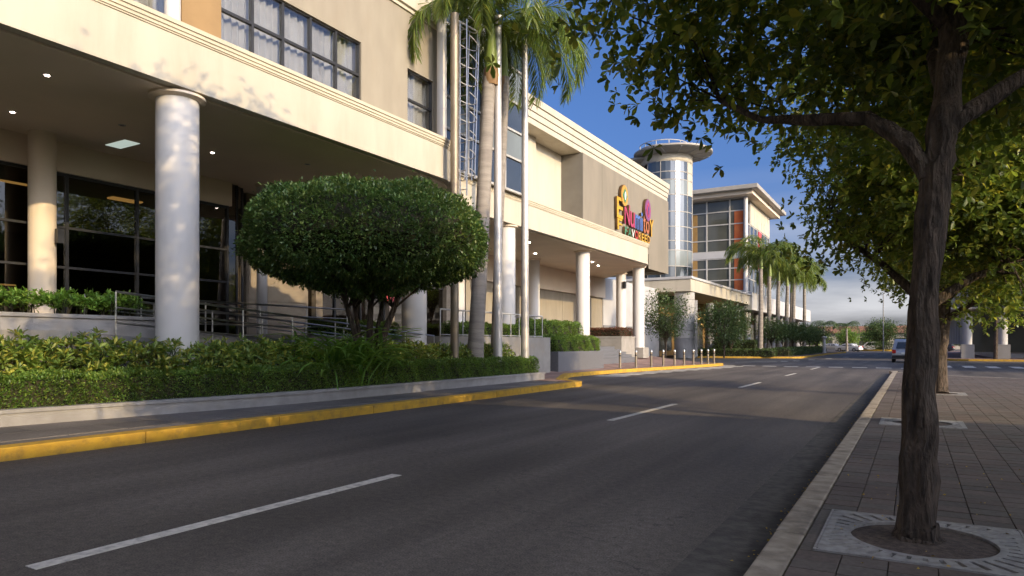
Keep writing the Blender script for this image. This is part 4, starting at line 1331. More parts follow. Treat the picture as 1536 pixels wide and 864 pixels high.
# ------------------------------------------------------------------ the big clipped topiary tree
TCX, TCY = -12.45, 13.65
topi = thing('topiary_tree', 'large clipped dome-shaped topiary tree on several dark stems in the planter', 'tree', (TCX, TCY, 0.36))
prof = [(0.02, 5.42), (0.3, 5.41), (0.58, 5.36), (0.78, 5.23), (0.90, 4.98), (0.97, 4.65), (1.0, 4.28), (1.0, 3.98), (0.975, 3.72), (0.91, 3.5), (0.77, 3.3), (0.55, 3.12), (0.3, 2.92), (0.12, 2.75)]
RX = 3.1
rg = np.random.default_rng(77)
pr = np.array(prof)
seg = []
for i in range(len(pr) - 1):
    dl = math.hypot((pr[i + 1, 0] - pr[i, 0]) * RX, pr[i + 1, 1] - pr[i, 1])
    seg.append(dl * (pr[i, 0] + pr[i + 1, 0]) / 2)
seg = np.array(seg); seg /= seg.sum()
n = 62000
ii = rg.choice(len(seg), n, p=seg); t = rg.random(n)
r_ = (pr[ii, 0] * (1 - t) + pr[ii + 1, 0] * t) * RX; z_ = pr[ii, 1] * (1 - t) + pr[ii + 1, 1] * t
dr_ = (pr[ii + 1, 0] - pr[ii, 0]) * RX; dz_ = pr[ii + 1, 1] - pr[ii, 1]
nl_ = np.hypot(dr_, dz_); nr, nz_ = -dz_ / nl_, dr_ / nl_
nr, nz_ = -dz_ / nl_, dr_ / nl_
th = rg.uniform(0, 2 * PI, n)
lum = 0.07 * (np.sin(th * 7 + z_ * 3) + np.sin(th * 13 - z_ * 5) * .7 + np.sin(th * 23 + z_ * 11) * .5 + np.sin(z_ * 9 + th * 4) * .6)
dep = -np.abs(rg.normal(0, 0.12, n)) + 0.03
holes = (np.sin(th * 9.0 + 1.3) * np.sin(z_ * 6.1 + th * 3) > 0.78)
dep = np.where(holes, dep - 0.16, dep)
off_ = lum + dep
N = np.stack([nr * np.cos(th), nr * np.sin(th), nz_], 1)
P = np.stack([(r_) * np.cos(th), (r_) * np.sin(th), z_ - 0.36], 1) + N * off_[:, None]
low_ = z_ < 3.3
D = N * 0.8 + rg.normal(size=P.shape) * 0.7 + np.where(low_[:, None], np.array([0, 0, -0.25]), np.array([0, 0, 0.15]))
shoot = rg.random(n) < 0.012
P[shoot] += N[shoot] * rg.uniform(0.05, 0.22, (shoot.sum(), 1))
V, F = leaves(P, D, 0.10 * rg.uniform(.6, 1.4, n), 0.047 * rg.uniform(.75, 1.25, n), rg)
link('crown', arr_mesh('crown', V, F, 'topiary_leaf'), topi)
core = [(max(0.01, (r - 0.09 if r > .3 else r * .8)) * RX, z + (-0.25 if z > 4.2 else 0.28)) for r, z in prof]
obj('crown_twigs', MB().lathe(TCX, TCY, core[::-1], 28), 'twig', topi, smooth=True)
tr = MB()
rr = random.Random(3)
for (bx, by, tx, ty, r0) in ((0.0, -0.1, -0.5, -0.75, .085), (-0.05, 0.05, 0.05, 0.1, .10), (0.05, 0.15, 0.75, 0.75, .10), (-0.1, 0.0, -.9, .1, .065), (.0, .1, -.1, .9, .065)):
    pts = []
    for i in range(7):
        f = i / 6
        pts.append((TCX + bx + (tx - bx) * f ** 1.5 + rr.uniform(-.03, .03), TCY + by + (ty - by) * f ** 1.4 + rr.uniform(-.03, .03), 0.3 + 3.2 * f))
    tr.tube(pts, [r0 * (1.15 - .55 * i / 6) for i in range(7)], 9)
    for _ in range(5):
        p = Vector(pts[rr.choice((4, 5))]); a = rr.uniform(0, 6.28)
        tr.tube([p, p + Vector((math.cos(a) * .5, math.sin(a) * .5, .35)), p + Vector((math.cos(a) * 1.1, math.sin(a) * 1.1, .8))], [.035, .025, .012], 5)
obj('trunk', tr, 'bark', topi, smooth=True)


# ------------------------------------------------------------------ railings, poles, ladder mast, bollards
def railing(name, label, pts, rails, h, mat='steel', post=1.55, r=0.021, group=None):
    """pts: polyline of foot points"""
    b = pts[0]
    t = thing(name, label, 'railing', b, group)
    for q in rails:
        obj('rail', MB().tube([(p[0], p[1], p[2] + h * q) for p in pts], r * (1.25 if q == 1 else 0.85), 8), mat, t, smooth=True)
    for i in range(len(pts) - 1):
        A, B = Vector(pts[i]), Vector(pts[i + 1])
        n_ = max(1, round((B - A).length / post))
        for k in range(n_ + (i == len(pts) - 2)):
            p = A + (B - A) * k / n_
            obj('post', MB().tube([(p.x, p.y, p.z), (p.x, p.y, p.z + h - 0.01)], r * 0.95, 8), mat, t, smooth=True)
    return t


rz_ = lambda y: 1.74 - (y - 7.2) * 0.075
railing('ramp_railing', 'sloping stainless steel handrail along the street side of the lobby ramp', [(-14.45, 8.15, rz_(8.15)), (-14.45, 19.2, rz_(19.2))], (0.28, 0.64, 1), 0.92)
railing('ramp_railing', 'sloping steel handrail on the building side of the lobby ramp', [(-15.65, 8.15, rz_(8.15)), (-15.65, 19.2, rz_(19.2))], (0.35, 0.68, 1), 0.9)
railing('landing_railing', 'level steel railing on the lobby landing behind the ramp', [(-15.95, 9.6, 1.75), (-15.95, 16.5, 1.75)], (0.3, 0.65, 1), 0.85)
railing('podium_railing', 'white metal railing on the podium behind the flagpoles', [(-14.25, 19.3, 1.75), (-14.25, 26.9, 1.75), (-16.0, 27.1, 1.75)], (0.06, 1), 0.95, 'white_frame', 0.72, 0.024)


def pole(name, label, x, y, z0, z1, r0, r1, mat='pole_metal', group=None):
    t = thing(name, label, 'flagpole', (x, y, z0), group)
    obj('shaft', MB().tube([(x, y, z0), (x, y, (z0 + z1) / 2), (x, y, z1)], [r0, (r0 + r1) / 2, r1], 20), mat, t, smooth=True)
    obj('base_flange', MB().lathe(x, y, [(r0 + .12, z0), (r0 + .12, z0 + .05), (r0 + .03, z0 + .08), (r0 + .03, z0 + .25)], 20), mat, t, smooth=True)
    obj('finial', MB().lathe(x, y, [(r1, z1), (r1 * 1.6, z1 + .06), (r1 * 1.7, z1 + .14), (0.01, z1 + .24)], 16), mat, t, smooth=True)
    return t


pole('flagpole', 'silver flagpole just right of the tall palm trunk', -12.35, 20.05, 0.36, 12.6, 0.155, 0.12, group='silver flagpoles in the planter')
pole('flagpole', 'rightmost silver flagpole at the end of the planter', -12.35, 21.95, 0.36, 13.6, 0.155, 0.11, group='silver flagpoles in the planter')
mast = thing('ladder_mast', 'weathered steel post with caged ladder in front of the canopy corner', 'mast', (-12.55, 17.75, 0.36))
MX, MY = -12.55, 17.75
obj('post', MB().tube([(MX, MY, .36), (MX, MY, 11.95)], 0.135, 16), 'aged_post', mast, smooth=True)
lad = MB()
s0 = Vector((MX + 0.18, MY + 0.26, 6.3)); s1 = Vector((MX + 0.12, MY + 0.26, 11.75))
for dx in (-0.0, 0.26):
    lad.tube([(MX + 0.06 + dx, MY + 0.22, 6.2), (MX + 0.06 + dx, MY + 0.22, 11.8)], 0.022, 6)
obj('ladder_rail', lad, 'steel', mast)
for k in range(18):
    z = 6.4 + 0.3 * k
    obj('rung', MB().tube([(MX + 0.06, MY + 0.22, z), (MX + 0.32, MY + 0.22, z)], 0.014, 6), 'steel', mast)
for k in range(9):
    z = 7.0 + 0.6 * k
    wdt = 0.45 + 0.04 * k
    pts = [(MX + 0.19 + 0.30 * math.cos(a), MY + 0.24 + wdt * math.sin(a), z - 0.1 * math.sin(a)) for a in [R(-10 + 200 * i / 10) for i in range(11)]]
    obj('cage_hoop', MB().tube(pts, 0.016, 6), 'white_frame', mast)
for a in (R(50), R(90), R(130)):
    obj('cage_strip', MB().tube([(MX + 0.19 + 0.30 * math.cos(a), MY + 0.24 + 0.45 * math.sin(a), 6.8), (MX + 0.19 + 0.30 * math.cos(a), MY + 0.24 + 0.80 * math.sin(a), 11.75)], 0.02, 6), 'steel', mast)
obj('top_bar', MB().tube([(MX, MY, 11.8), (MX + 0.19, MY + 1.02, 11.75)], 0.03, 8), 'white_frame', mast)

bol = None
for (x, y) in ((-13.54, 34.45), (-13.25, 36.09), (-12.95, 37.78), (-12.7, 39.19), (-12.45, 40.59), (-12.23, 41.8), (-12.0, 43.06), (-11.8, 44.2), (-11.63, 45.18), (-11.5, 46.25)):
    lb = 'slim steel bollard in the row along the yellow bay kerb'
    if bol is None:
        bol = thing('bollard', lb, 'bollard', (x, y, 0.15), 'bollards along the bay kerb')
        obj('post', MB().lathe(x, y, [(0.065, 0.1), (0.065, 1.0)], 14), 'aged_post', bol, smooth=True)
        obj('cap', MB().lathe(x, y, [(0.065, 1.0), (0.078, 1.02), (0.07, 1.09), (0.03, 1.13), (0.005, 1.14)], 14), 'steel', bol, smooth=True)
        obj('band', MB().lathe(x, y, [(0.069, 0.80), (0.069, 0.88)], 14), 'dark_frame', bol, smooth=True)
        obj('foot', MB().lathe(x, y, [(0.10, 0.145), (0.10, 0.17), (0.07, 0.19)], 14), 'steel', bol, smooth=True)
    else:
        copy_tree(bol, loc=(x, y, 0.15))


# ------------------------------------------------------------------ tree grates
def tree_grate(x, y, label):
    t = thing('tree_grate', label, 'tree grate', (x, y, 0.13), 'square tree grates')
    mb = MB()
    n_ = 108; hs = 0.60; rin = 0.44
    z0, z1 = 0.134, 0.156
    bd = lambda a: hs / max(abs(math.cos(a)), abs(math.sin(a)))
    for i in range(n_):
        a0, a1 = 2 * PI * i / n_, 2 * PI * (i + 1) / n_
        am = (a0 + a1) / 2
        solid = i % 3 != 0 or abs((am % (PI / 2)) - 0) < 0.001
        f = lambda a, r: (x + r * math.cos(a), y + r * math.sin(a))
        bm_ = bd(am)
        spans = [(rin, None)] if solid else ([(rin, rin + 0.045), (min(bm_ - 0.05, rin + 0.045 + (bm_ - rin) * 0.62), None)] if bm_ - rin > 0.14 else [(rin, None)])
        for r0, r1 in spans:
            q = [f(a0, r0), f(a1, r0), f(a1, r1 or bd(a1)), f(a0, r1 or bd(a0))]
            mb.prism(q, z0, z1)
    obj('plate', mb, 'cast_iron', t)
    fm = MB()
    for sx, sy in ((1, 0), (-1, 0)):
        fm.box(x + sx * 0.602, x + sx * 0.618, y - 0.618, y + 0.618, 0.125, 0.1575)
        fm.box(x - 0.601, x + 0.601, y + sx * 0.602, y + sx * 0.618, 0.125, 0.1575)
    obj('frame', fm, 'cast_iron', t)
    obj('soil', MB().lathe(x, y, [(0.437, 0.119), (0.437, 0.138), (0.2, 0.15), (0.01, 0.155)], 40), 'soil', t, smooth=True)
    return t


tree_grate(*GRATES[0], 'iron tree grate with radial slots around the nearest trunk')
tree_grate(*GRATES[1], 'iron tree grate behind the nearest trunk, second along the pavement')
tree_grate(*GRATES[2], 'far tree grate around the third pavement tree')


# ------------------------------------------------------------------ street trees
def street_tree(name, label, base, trunk, limbs, centre, rad, zlo, zhi, ncl, nwh, L, seed, mat='tree_leaf', group=None, nl=6, droop=-0.12, sd=0.42, ztop=11.0, upper=(0.5, 6.0, 4.4), ncu=150, nwu=7500):
    """trunk/limbs: polylines [(x,y,z,r)...] in world coordinates; crown: leaf whorls clustered at branch ends"""
    rg = np.random.default_rng(seed); rr = random.Random(seed)
    root = thing(name, label, 'tree', base, group)
    tm = MB()
    def densify(pl, n=5):
        res = []
        for i in range(len(pl) - 1):
            for k in range(n):
                f = k / n
                res.append(tuple(pl[i][j] + (pl[i + 1][j] - pl[i][j]) * f for j in range(4)))
        res.append(pl[-1]); return res
    tp = densify(trunk)
    pts = [(p[0] + rr.uniform(-.01, .01), p[1] + rr.uniform(-.01, .01), p[2]) for p in tp]
    tm.tube(pts, [p[3] * rr.uniform(.95, 1.05) for p in tp], 18)
    anchors = []
    for lm in limbs:
        lp = densify(lm, 4)
        tm.tube([p[:3] for p in lp], [p[3] * rr.uniform(.93, 1.07) for p in lp], 10)
        anchors += lp[3:]
    anchors += tp[-4:]
    # knobbly surface
    rk = np.random.default_rng(seed + 5)
    v = np.array(tm.v); ctr = v + rk.normal(size=v.shape) * 0.006
    ang = np.arctan2(v[:, 1] - trunk[0][1], v[:, 0] - trunk[0][0])
    ctr[:, 0] += 0.010 * np.sin(ang * 5 + v[:, 2] * 2) * np.cos(ang); ctr[:, 1] += 0.010 * np.sin(ang * 5 + v[:, 2] * 2) * np.sin(ang)
    tm.v = [tuple(p) for p in ctr]
    obj('trunk', tm, 'bark', root, smooth=True)
    # cluster centres in a flattened dome
    cl = []
    while len(cl) < ncl:
        p = rg.uniform(-1, 1, 3)
        q = math.hypot(p[0], p[1])
        if q > 1: continue
        z = zlo + (zhi - zlo) * (p[2] * .5 + .5)
        lowz = zlo + (zhi - zlo) * (0.16 * math.sin(p[0] * 5 + seed) * math.cos(p[1] * 4) + 0.10 + droop * q)
        hiz = zlo + (zhi - zlo) * (0.35 + 0.65 * math.sqrt(max(0, 1 - q * q)))
        if z < lowz or z > hiz: continue
        cl.append((centre[0] + p[0] * rad[0], centre[1] + p[1] * rad[1], z))
    while len(cl) < ncl + ncu:            # the upper crown, above the picture
        p = rg.uniform(-1, 1, 3); q = math.hypot(p[0], p[1])
        if q > 1: continue
        zm = zhi - 1.2
        z = zm + (ztop - zm) * (p[2] * .5 + .5)
        if z > zm + (ztop - zm) * math.sqrt(max(0, 1 - q ** 3)): continue
        cl.append((upper[0] + p[0] * upper[2], upper[1] + p[1] * upper[2], z))
    bm_ = MB()
    for c in cl:
        a = min(anchors, key=lambda q: (q[0] - c[0]) ** 2 + (q[1] - c[1]) ** 2 + 2.0 * (q[2] - c[2]) ** 2 + (3 if q[2] > c[2] + .6 else 0))
        A, B = Vector(a[:3]), Vector(c)
        mid = A * .5 + B * .5 + Vector((rr.uniform(-.2, .2), rr.uniform(-.2, .2), rr.uniform(-.05, .3)))
        r0 = min(a[3] * .6, 0.035)
        bm_.tube([A, mid, B], [r0, r0 * .6, 0.008], 5)
    obj('branches', bm_, 'bark', root, smooth=True)
    cl = np.array(cl)
    kk = np.concatenate([rg.choice(ncl, nwh), ncl + rg.choice(ncu, nwu)])
    nwh += nwu
    C_ = cl[kk] + rg.normal(size=(nwh, 3)) * np.array([sd, sd, sd * .62])
    A = norm((C_ - np.array([centre[0], centre[1], (zlo + zhi) / 2 - 1.0])) * np.array([.35, .35, .25]) + rg.normal(size=(nwh, 3)) * .45 + np.array([0, 0, .15]))
    P, D = whorl_pts(C_, A, nl, rg, 1.0)
    k = len(P)
    D = D + np.array([0, 0, -0.18])
    V, F = leaves(P, D, L * rg.uniform(.6, 1.25, k), L * 0.45 * rg.uniform(.8, 1.2, k), rg, fold=0.16, rich=True)
    link('crown', arr_mesh('crown', V - np.array(base), F, mat), root)
    return root


b = (*TREES[0], 0.14)
x0, y0 = TREES[0]
t1 = street_tree('street_tree', 'nearest street tree with slim dark trunk in the right foreground grate', b,
    [(x0, y0, .12, .165), (x0 - .01, y0, .25, .12), (x0 + .0, y0 + .02, 1.0, .105), (x0 + .05, y0 + .05, 1.9, .094), (x0 + .1, y0 + .1, 2.7, .092), (x0 + .16, y0 + .15, 3.1, .088), (x0 + .22, y0 + .25, 3.7, .085), (x0 + .30, y0 + .4, 4.6, .06), (x0 + .4, y0 + .5, 6.0, .045), (x0 + .4, y0 + .4, 8.5, .02)],
    [[(x0 + .07, y0 + .08, 2.66, .066), (x0 - .08, y0 + .12, 2.93, .062), (x0 - .32, y0 + .25, 3.18, .054), (x0 - .8, y0 + .5, 3.32, .044), (x0 - 1.2, y0 + .9, 3.5, .03), (x0 - 1.7, y0 + 1.5, 3.95, .02)],
     [(x0 + .14, y0 + .12, 2.95, .065), (x0 + .36, y0 + .2, 3.15, .055), (x0 + .8, y0 + .35, 3.45, .045), (x0 + 1.8, y0 + .8, 4.0, .03), (x0 + 2.8, y0 + 1.2, 4.6, .018)],
     [(x0 + .16, y0 + .18, 3.2, .05), (x0 + .1, y0 + .9, 3.8, .042), (x0 + .2, y0 + 2.0, 4.4, .03), (x0 + .3, y0 + 3.2, 5.0, .018)],
     [(x0 + .22, y0 + .25, 3.7, .05), (x0 - .5, y0 - .2, 4.5, .04), (x0 - 1.2, y0 + .4, 5.3, .025)],
     [(x0 + .24, y0 + .28, 3.9, .045), (x0 + .9, y0 + 1.6, 4.9, .03), (x0 + 1.6, y0 + 2.8, 5.4, .02)]],
    (0.95, 7.0), (3.75, 3.9), 2.95, 7.2, 300, 10800, 0.13, 21, droop=0.30, ztop=11.0, upper=(0.6, 5.6, 4.5), ncu=190, nwu=9500, group='street trees on the right pavement')
x0, y0 = TREES[1]
b = (x0, y0, .14)
t2 = street_tree('street_tree', 'second street tree hidden behind the nearest trunk, with a low spreading crown', b,
    [(x0, y0, .12, .22), (x0, y0, .4, .18), (x0 + .02, y0, 1.4, .165), (x0 + .05, y0 + .05, 2.2, .16), (x0 + .1, y0 + .1, 3.2, .12), (x0 + .2, y0 + .2, 4.6, .06), (x0 + .2, y0 + .3, 5.6, .045), (x0 + .3, y0 + .3, 8.0, .02)],
    [[(x0 + .05, y0, 2.1, .09), (x0 + .7, y0 + .2, 2.6, .07), (x0 + 1.7, y0 + .5, 3.0, .05), (x0 + 2.8, y0 + .8, 3.5, .025)],
     [(x0, y0, 2.2, .08), (x0 - .6, y0 + .3, 2.9, .055), (x0 - 1.2, y0 + .6, 3.4, .035), (x0 - 1.6, y0 + .8, 3.9, .018)],
     [(x0 + .05, y0 + .1, 2.6, .07), (x0 - .1, y0 + 1.0, 3.1, .05), (x0, y0 + 2.0, 3.6, .025)],
     [(x0 + .1, y0 + .1, 3.0, .06), (x0 + .2, y0 - 1.0, 3.6, .045), (x0 + .4, y0 - 1.9, 4.2, .02)]],
    (1.05, 14.1), (2.75, 3.0), 1.9, 5.9, 250, 9000, 0.125, 22, droop=0.38, ztop=10.6, upper=(1.3, 13.9, 3.4), group='street trees on the right pavement')
x0, y0 = TREES[2]
copy_tree(t2, loc=(x0, y0, .14), rotz=R(-35), label='third street tree along the pavement, its trunk just right of the nearest one', scale=(1.0, 1.0, .98))
# the row goes on behind the camera
for k, yy in enumerate((-3.0, -11.2, -19.4)):
    copy_tree(t2, loc=(0.2 - .4 * k, yy - 0.6, .14), rotz=R(200 + 70 * k), label='street tree of the right-hand row behind the viewpoint', group='street trees behind the viewpoint')



# ------------------------------------------------------------------ palms
def frond_mesh(seed, ln, rise, droop, mat='palm_leaf', nlf=46, lw=0.55):
    """feather frond leaving the origin along +X: mid-rib plus drooping leaflets in two ranks"""
    rg = np.random.default_rng(seed)
    n_ = 14
    e = rise; p = np.zeros(3); rib = [p.copy()]; dirs = []
    for i in range(n_):
        d = np.array([math.cos(e), 0, math.sin(e)])
        dirs.append(d); p = p + d * ln / n_; rib.append(p.copy())
        e -= droop / n_ * (0.5 + 1.0 * i / n_)
    rib = np.array(rib); dirs.append(dirs[-1]); dirs = np.array(dirs)
    P, D, Ls, Ws = [], [], [], []
    for k in range(nlf):
        t = 0.12 + 0.88 * k / (nlf - 1)
        f = t * n_; i = min(int(f), n_ - 1); q = rib[i] + (rib[i + 1] - rib[i]) * (f - i)
        d = dirs[i]
        upv = np.array([-d[2], 0, d[0]])
        for s_ in (-1, 1):
            for rank in (0.15, -0.35):
                P.append(q)
                D.append(np.array([0, s_, 0]) * 0.85 + d * (0.45 + 0.5 * t) + upv * (rank + rg.normal() * .15) + np.array([0, 0, -0.30]))
                Ls.append(lw * (0.55 + 0.9 * math.sin(PI * min(1, t * .9 + .1)) * .8) * rg.uniform(.85, 1.1)); Ws.append(.034)
    V, F = leaves(np.array(P), np.array(D), np.array(Ls), np.array(Ws), rg, fold=.1)
    # let the leaflet tips hang
    V = V.reshape(-1, 4, 3); V[:, 2, 2] -= np.array(Ls) * 0.28; V = V.reshape(-1, 3)
    mb = MB().tube([tuple(q) for q in rib], [0.035 * (1 - .85 * i / n_) + .004 for i in range(n_ + 1)], 5)
    V2 = np.vstack([V, np.array(mb.v)])
    me = bpy.data.meshes.new('frond')
    me.from_pydata(V2.tolist(), [], F.tolist() + [tuple(i + len(V) for i in f) for f in mb.f])
    me.materials.append(MATS[mat])
    me.update()
    return me


fr_big = [frond_mesh(1, 4.5, 0.8, 3.1, nlf=80, lw=.72), frond_mesh(2, 4.4, 0.45, 2.6, nlf=80, lw=.72), frond_mesh(3, 3.8, 1.1, 2.4, nlf=70, lw=.65), frond_mesh(4, 4.3, 0.15, 2.1, nlf=80, lw=.72)]


def palm(name, label, base, top, r0, r1, shaft, nf, meshes, seed, group=None, s=1.0, husk=True):
    t = thing(name, label, 'palm tree', base, group)
    rr = random.Random(seed)
    A, B = Vector(base), Vector(top)
    pts = []; rad = []
    for i in range(25):
        f = i / 24
        q = A + (B - A) * f
        q.x += 0.06 * math.sin(f * 3 + seed) * f
        pts.append(tuple(q)); rad.append((r0 * (1 + .25 * max(0, 1 - f * 8)) * (1 - f) + r1 * f) * (1 + 0.02 * (i % 2)))
    obj('trunk', MB().tube(pts, rad, 14), 'palm_trunk', t, smooth=True)
    if husk:
        obj('dead_sheath', MB().tube([(B.x, B.y, B.z - .55), (B.x, B.y, B.z - .2), (B.x, B.y, B.z + .02)], [r1 * 1.08, r1 * 1.22, r1 * 1.12], 12), 'palm_husk', t, smooth=True)
    C_ = B + Vector((0.02, 0, shaft))
    obj('crownshaft', MB().tube([tuple(B), tuple(B + Vector((0, 0, shaft * .35))), tuple(C_)], [r1 * 1.05, r1 * .95, r1 * .45], 12), 'crownshaft', t, smooth=True)
    for k in range(nf):
        a = k * 2.399 + seed
        o = link('frond', meshes[k % len(meshes)], t, (C_.x - A.x, C_.y - A.y, C_.z - A.z - 0.05 + 0.08 * (k % 3)))
        o.rotation_euler = (rr.uniform(-.15, .15), rr.uniform(-.35, .15), a)
        o.scale = (s * rr.uniform(.9, 1.08),) * 3
    return t


palm('royal_palm', 'tall royal palm with thick grey trunk between ladder mast and flagpoles', (-12.75, 19.15, 0.36), (-12.5, 19.85, 10.9), 0.27, 0.22, 1.55, 17, fr_big, 2, 'royal palms in the planter')
palm('royal_palm', 'slimmer royal palm standing behind the first flagpole', (-12.85, 20.6, 0.36), (-12.6, 20.9, 11.0), 0.15, 0.13, 1.5, 12, fr_big, 5, 'royal palms in the planter', 0.92)
fr_far = [frond_mesh(11, 2.5, 0.95, 2.5, nlf=26, lw=.62), frond_mesh(12, 2.4, 0.5, 2.4, nlf=26, lw=.62)]
for m_ in fr_far:
    pass
pp = None
for k, (x, y, h) in enumerate(((-13.5, 73, 9.0), (-13.6, 78.5, 8.7), (-13.5, 83.5, 8.6), (-13.4, 89, 8.4), (-13.5, 95, 9.2), (-14.2, 98, 8.2), (-13.2, 103, 9.0))):
    z0 = .3
    lb = ['nearest palm of the roadside row before the glass pavilion', 'second palm of the roadside row', 'third palm of the roadside row', 'fourth palm of the roadside row', 'fifth palm of the roadside row', 'slightly set-back palm near the end of the roadside row', 'farthest palm of the roadside row'][k]
    palm('royal_palm', lb, (x, y, z0), (x + .1, y, h + 0.1), 0.27, 0.19, 1.4, 15, fr_far, 20 + k, 'row of palms along the far island', 1.75, False)


# ------------------------------------------------------------------ smaller trees and bushes farther off
def bush_tree(name, label, loc, h, r, zlow, n, L, mat, seed, group=None, cat='tree', nw=0.3, trunk_r=.09, squash=1.0):
    rg = np.random.default_rng(seed); rr = random.Random(seed)
    t = thing(name, label, cat, loc, group)
    ncl = max(14, int(26 * r))
    cl = []
    while len(cl) < ncl:
        p = rg.uniform(-1, 1, 3)
        if np.linalg.norm(p) > 1: continue
        cl.append((p[0] * r * .85, p[1] * r * .85, zlow + (h - zlow) * (.5 + .44 * p[2])))
    cl = np.array(cl)
    C_ = cl[rg.choice(ncl, n)] + rg.normal(size=(n, 3)) * r * .16
    C_[:, 2] = np.clip(C_[:, 2], zlow * .9, h)
    D = norm(C_ - np.array([0, 0, (zlow + h) / 2])) * .6 + rg.normal(size=(n, 3)) * .7
    V, F = leaves(C_, D, L * rg.uniform(.7, 1.3, n), L * .5 * rg.uniform(.7, 1.3, n), rg)
    link('crown', arr_mesh('crown', V, F, mat), t)
    mb = MB()
    mb.tube([(loc[0], loc[1], loc[2] - .1), (loc[0] + .05, loc[1], loc[2] + zlow * .6), (loc[0], loc[1] + .05, loc[2] + (zlow + h) / 2)], [trunk_r, trunk_r * .8, trunk_r * .4], 8)
    for c in cl[::2]:
        mb.tube([(loc[0] + rr.uniform(-.03, .03), loc[1], loc[2] + zlow * rr.uniform(.6, 1)), (loc[0] + c[0] * .5, loc[1] + c[1] * .5, loc[2] + (c[2] + zlow) * .5), (loc[0] + c[0], loc[1] + c[1], loc[2] + c[2])], [trunk_r * .45, trunk_r * .3, .012], 5)
    obj('trunk', mb, 'bark', t, smooth=True)
    return t


bush_tree('loose_tree', 'loose dark tree between the last entrance column and the round pier', (-17.2, 53.6, .2), 5.6, 2.0, 1.8, 5200, .17, 'far_leaf', 1)
bush_tree('loose_tree', 'dark bushy tree right of the round pier under the canopy edge', (-15.6, 66.5, .2), 5.2, 2.6, 1.2, 6000, .2, 'far_leaf', 2)
bush_tree('loose_tree', 'small dark tree close behind the round pier', (-16.2, 72.0, .2), 5.0, 2.2, 1.2, 4200, .2, 'far_leaf', 3)
# far island with its yellow kerb, hedges and clipped trees
isl = [(-20.5, 70.2), (-15, 71.0), (-11.2, 72.4)] + arc(-11.2, 74.0, 1.6, -80, 0, 5)[1:] + [(-9.7, 100), (-9.0, 118), (-9.6, 122)]
kerb('kerb', isl, 0.3, 0.17, 'kerb_yellow', 3.0, gap=0.01, sub=4)
struct('planting_island', MB().prism(offset(resample(isl, 1.0), 0.3) + [(-23, 122), (-23, 70.5)], -0.02, 0.19), 'soil')
def hedge_x(name, label, x0, x1, y0, y1, z0, z1, dens, size, mat, seed):
    return hedge(name, label, lambda y: x1, y0, y1, x1 - x0, z0, z1, dens, size, mat, seed, 0.06)
hedge_x('island_hedge', 'low dark hedge along the front edge of the far island', -19.5, -12.0, 71.6, 73.6, .18, .85, 130, .14, 'far_leaf', 41)
hedge_x('island_hedge', 'low hedge along the road side of the far island', -12.4, -10.9, 74.2, 108, .18, .95, 90, .14, 'far_leaf', 42)
hedge_x('island_hedge', 'taller hedge behind the front hedge of the far island', -18.5, -14.2, 74.2, 77, .18, 1.7, 120, .15, 'far_leaf', 43)
for k, (x, y, h, r) in enumerate(((-13.0, 76.5, 4.0, 1.9), (-12.6, 81, 3.8, 1.8), (-12.4, 87, 3.7, 1.9), (-12.3, 93, 3.6, 1.9), (-12.0, 99, 3.6, 1.9), (-11.8, 106, 3.6, 2.0))):
    lb = ['nearest clipped round tree under the roadside palms', 'second clipped round tree under the roadside palms', 'third clipped round tree under the roadside palms', 'fourth clipped round tree under the roadside palms', 'fifth clipped round tree under the roadside palms', 'farthest clipped round tree under the roadside palms'][k]
    bush_tree('clipped_tree', lb, (x, y, .2), h, r, 1.6, 2600, .2, 'far_leaf', 50 + k, 'clipped trees on the far island', trunk_r=.07)
# pedestal light on the island tip
pl_ = thing('pedestal_light', 'short white pedestal at the tip of the far island', 'bollard light', (-10.6, 103, .2))
obj('post', MB().lathe(-10.6, 103, [(.28, .15), (.22, .5), (.18, 2.2)], 14), 'white_wall', pl_, smooth=True)
obj('cap', MB().lathe(-10.6, 103, [(.3, 2.2), (.34, 2.3), (.3, 2.45), (.05, 2.5)], 14), 'white_wall', pl_, smooth=True)

# end of the road: roundabout island, palms, trees, far building
rb = [(-5.5 + 4.2 * math.cos(2 * PI * k / 24), 152 + 3 * math.sin(2 * PI * k / 24)) for k in range(25)]
kerb('kerb', rb, 0.3, 0.3, 'kerb_yellow', 2.5, gap=.01, sub=3)
bush_tree('round_tree', 'dark rounded tree on the roundabout at the road end', (-5.5, 152, .2), 6.2, 3.3, 1.4, 5200, .3, 'far_leaf', 61, trunk_r=.2)
bush_tree('low_bush', 'low dark bush around the roundabout tree', (-5.5, 151, .1), 1.6, 3.2, .3, 1800, .25, 'far_leaf', 62, cat='bush')
fr_t = [frond_mesh(21, 2.6, 0.7, 2.3, nlf=18, lw=.7), frond_mesh(22, 2.5, 0.35, 2.1, nlf=18, lw=.7)]
for m_ in fr_t:
    m_.materials.clear(); m_.materials.append(MATS['far_leaf'])
for k, (x, y, h, lb) in enumerate(((-13.2, 128, 4.6, 'left of two small palms at the road end'), (-10.2, 135, 4.6, 'right of two small palms at the road end'), (-5.3, 153, 4.6, 'palm rising out of the roundabout tree'), (4.5, 140, 5.2, 'palm above the far trees beside the nearest trunk'))):
    palm('small_palm', lb, (x, y, .1), (x, y, h - .5), .2, .16, .5, 13, fr_t, 70 + k, 'palms at the road end', 1.1, False)
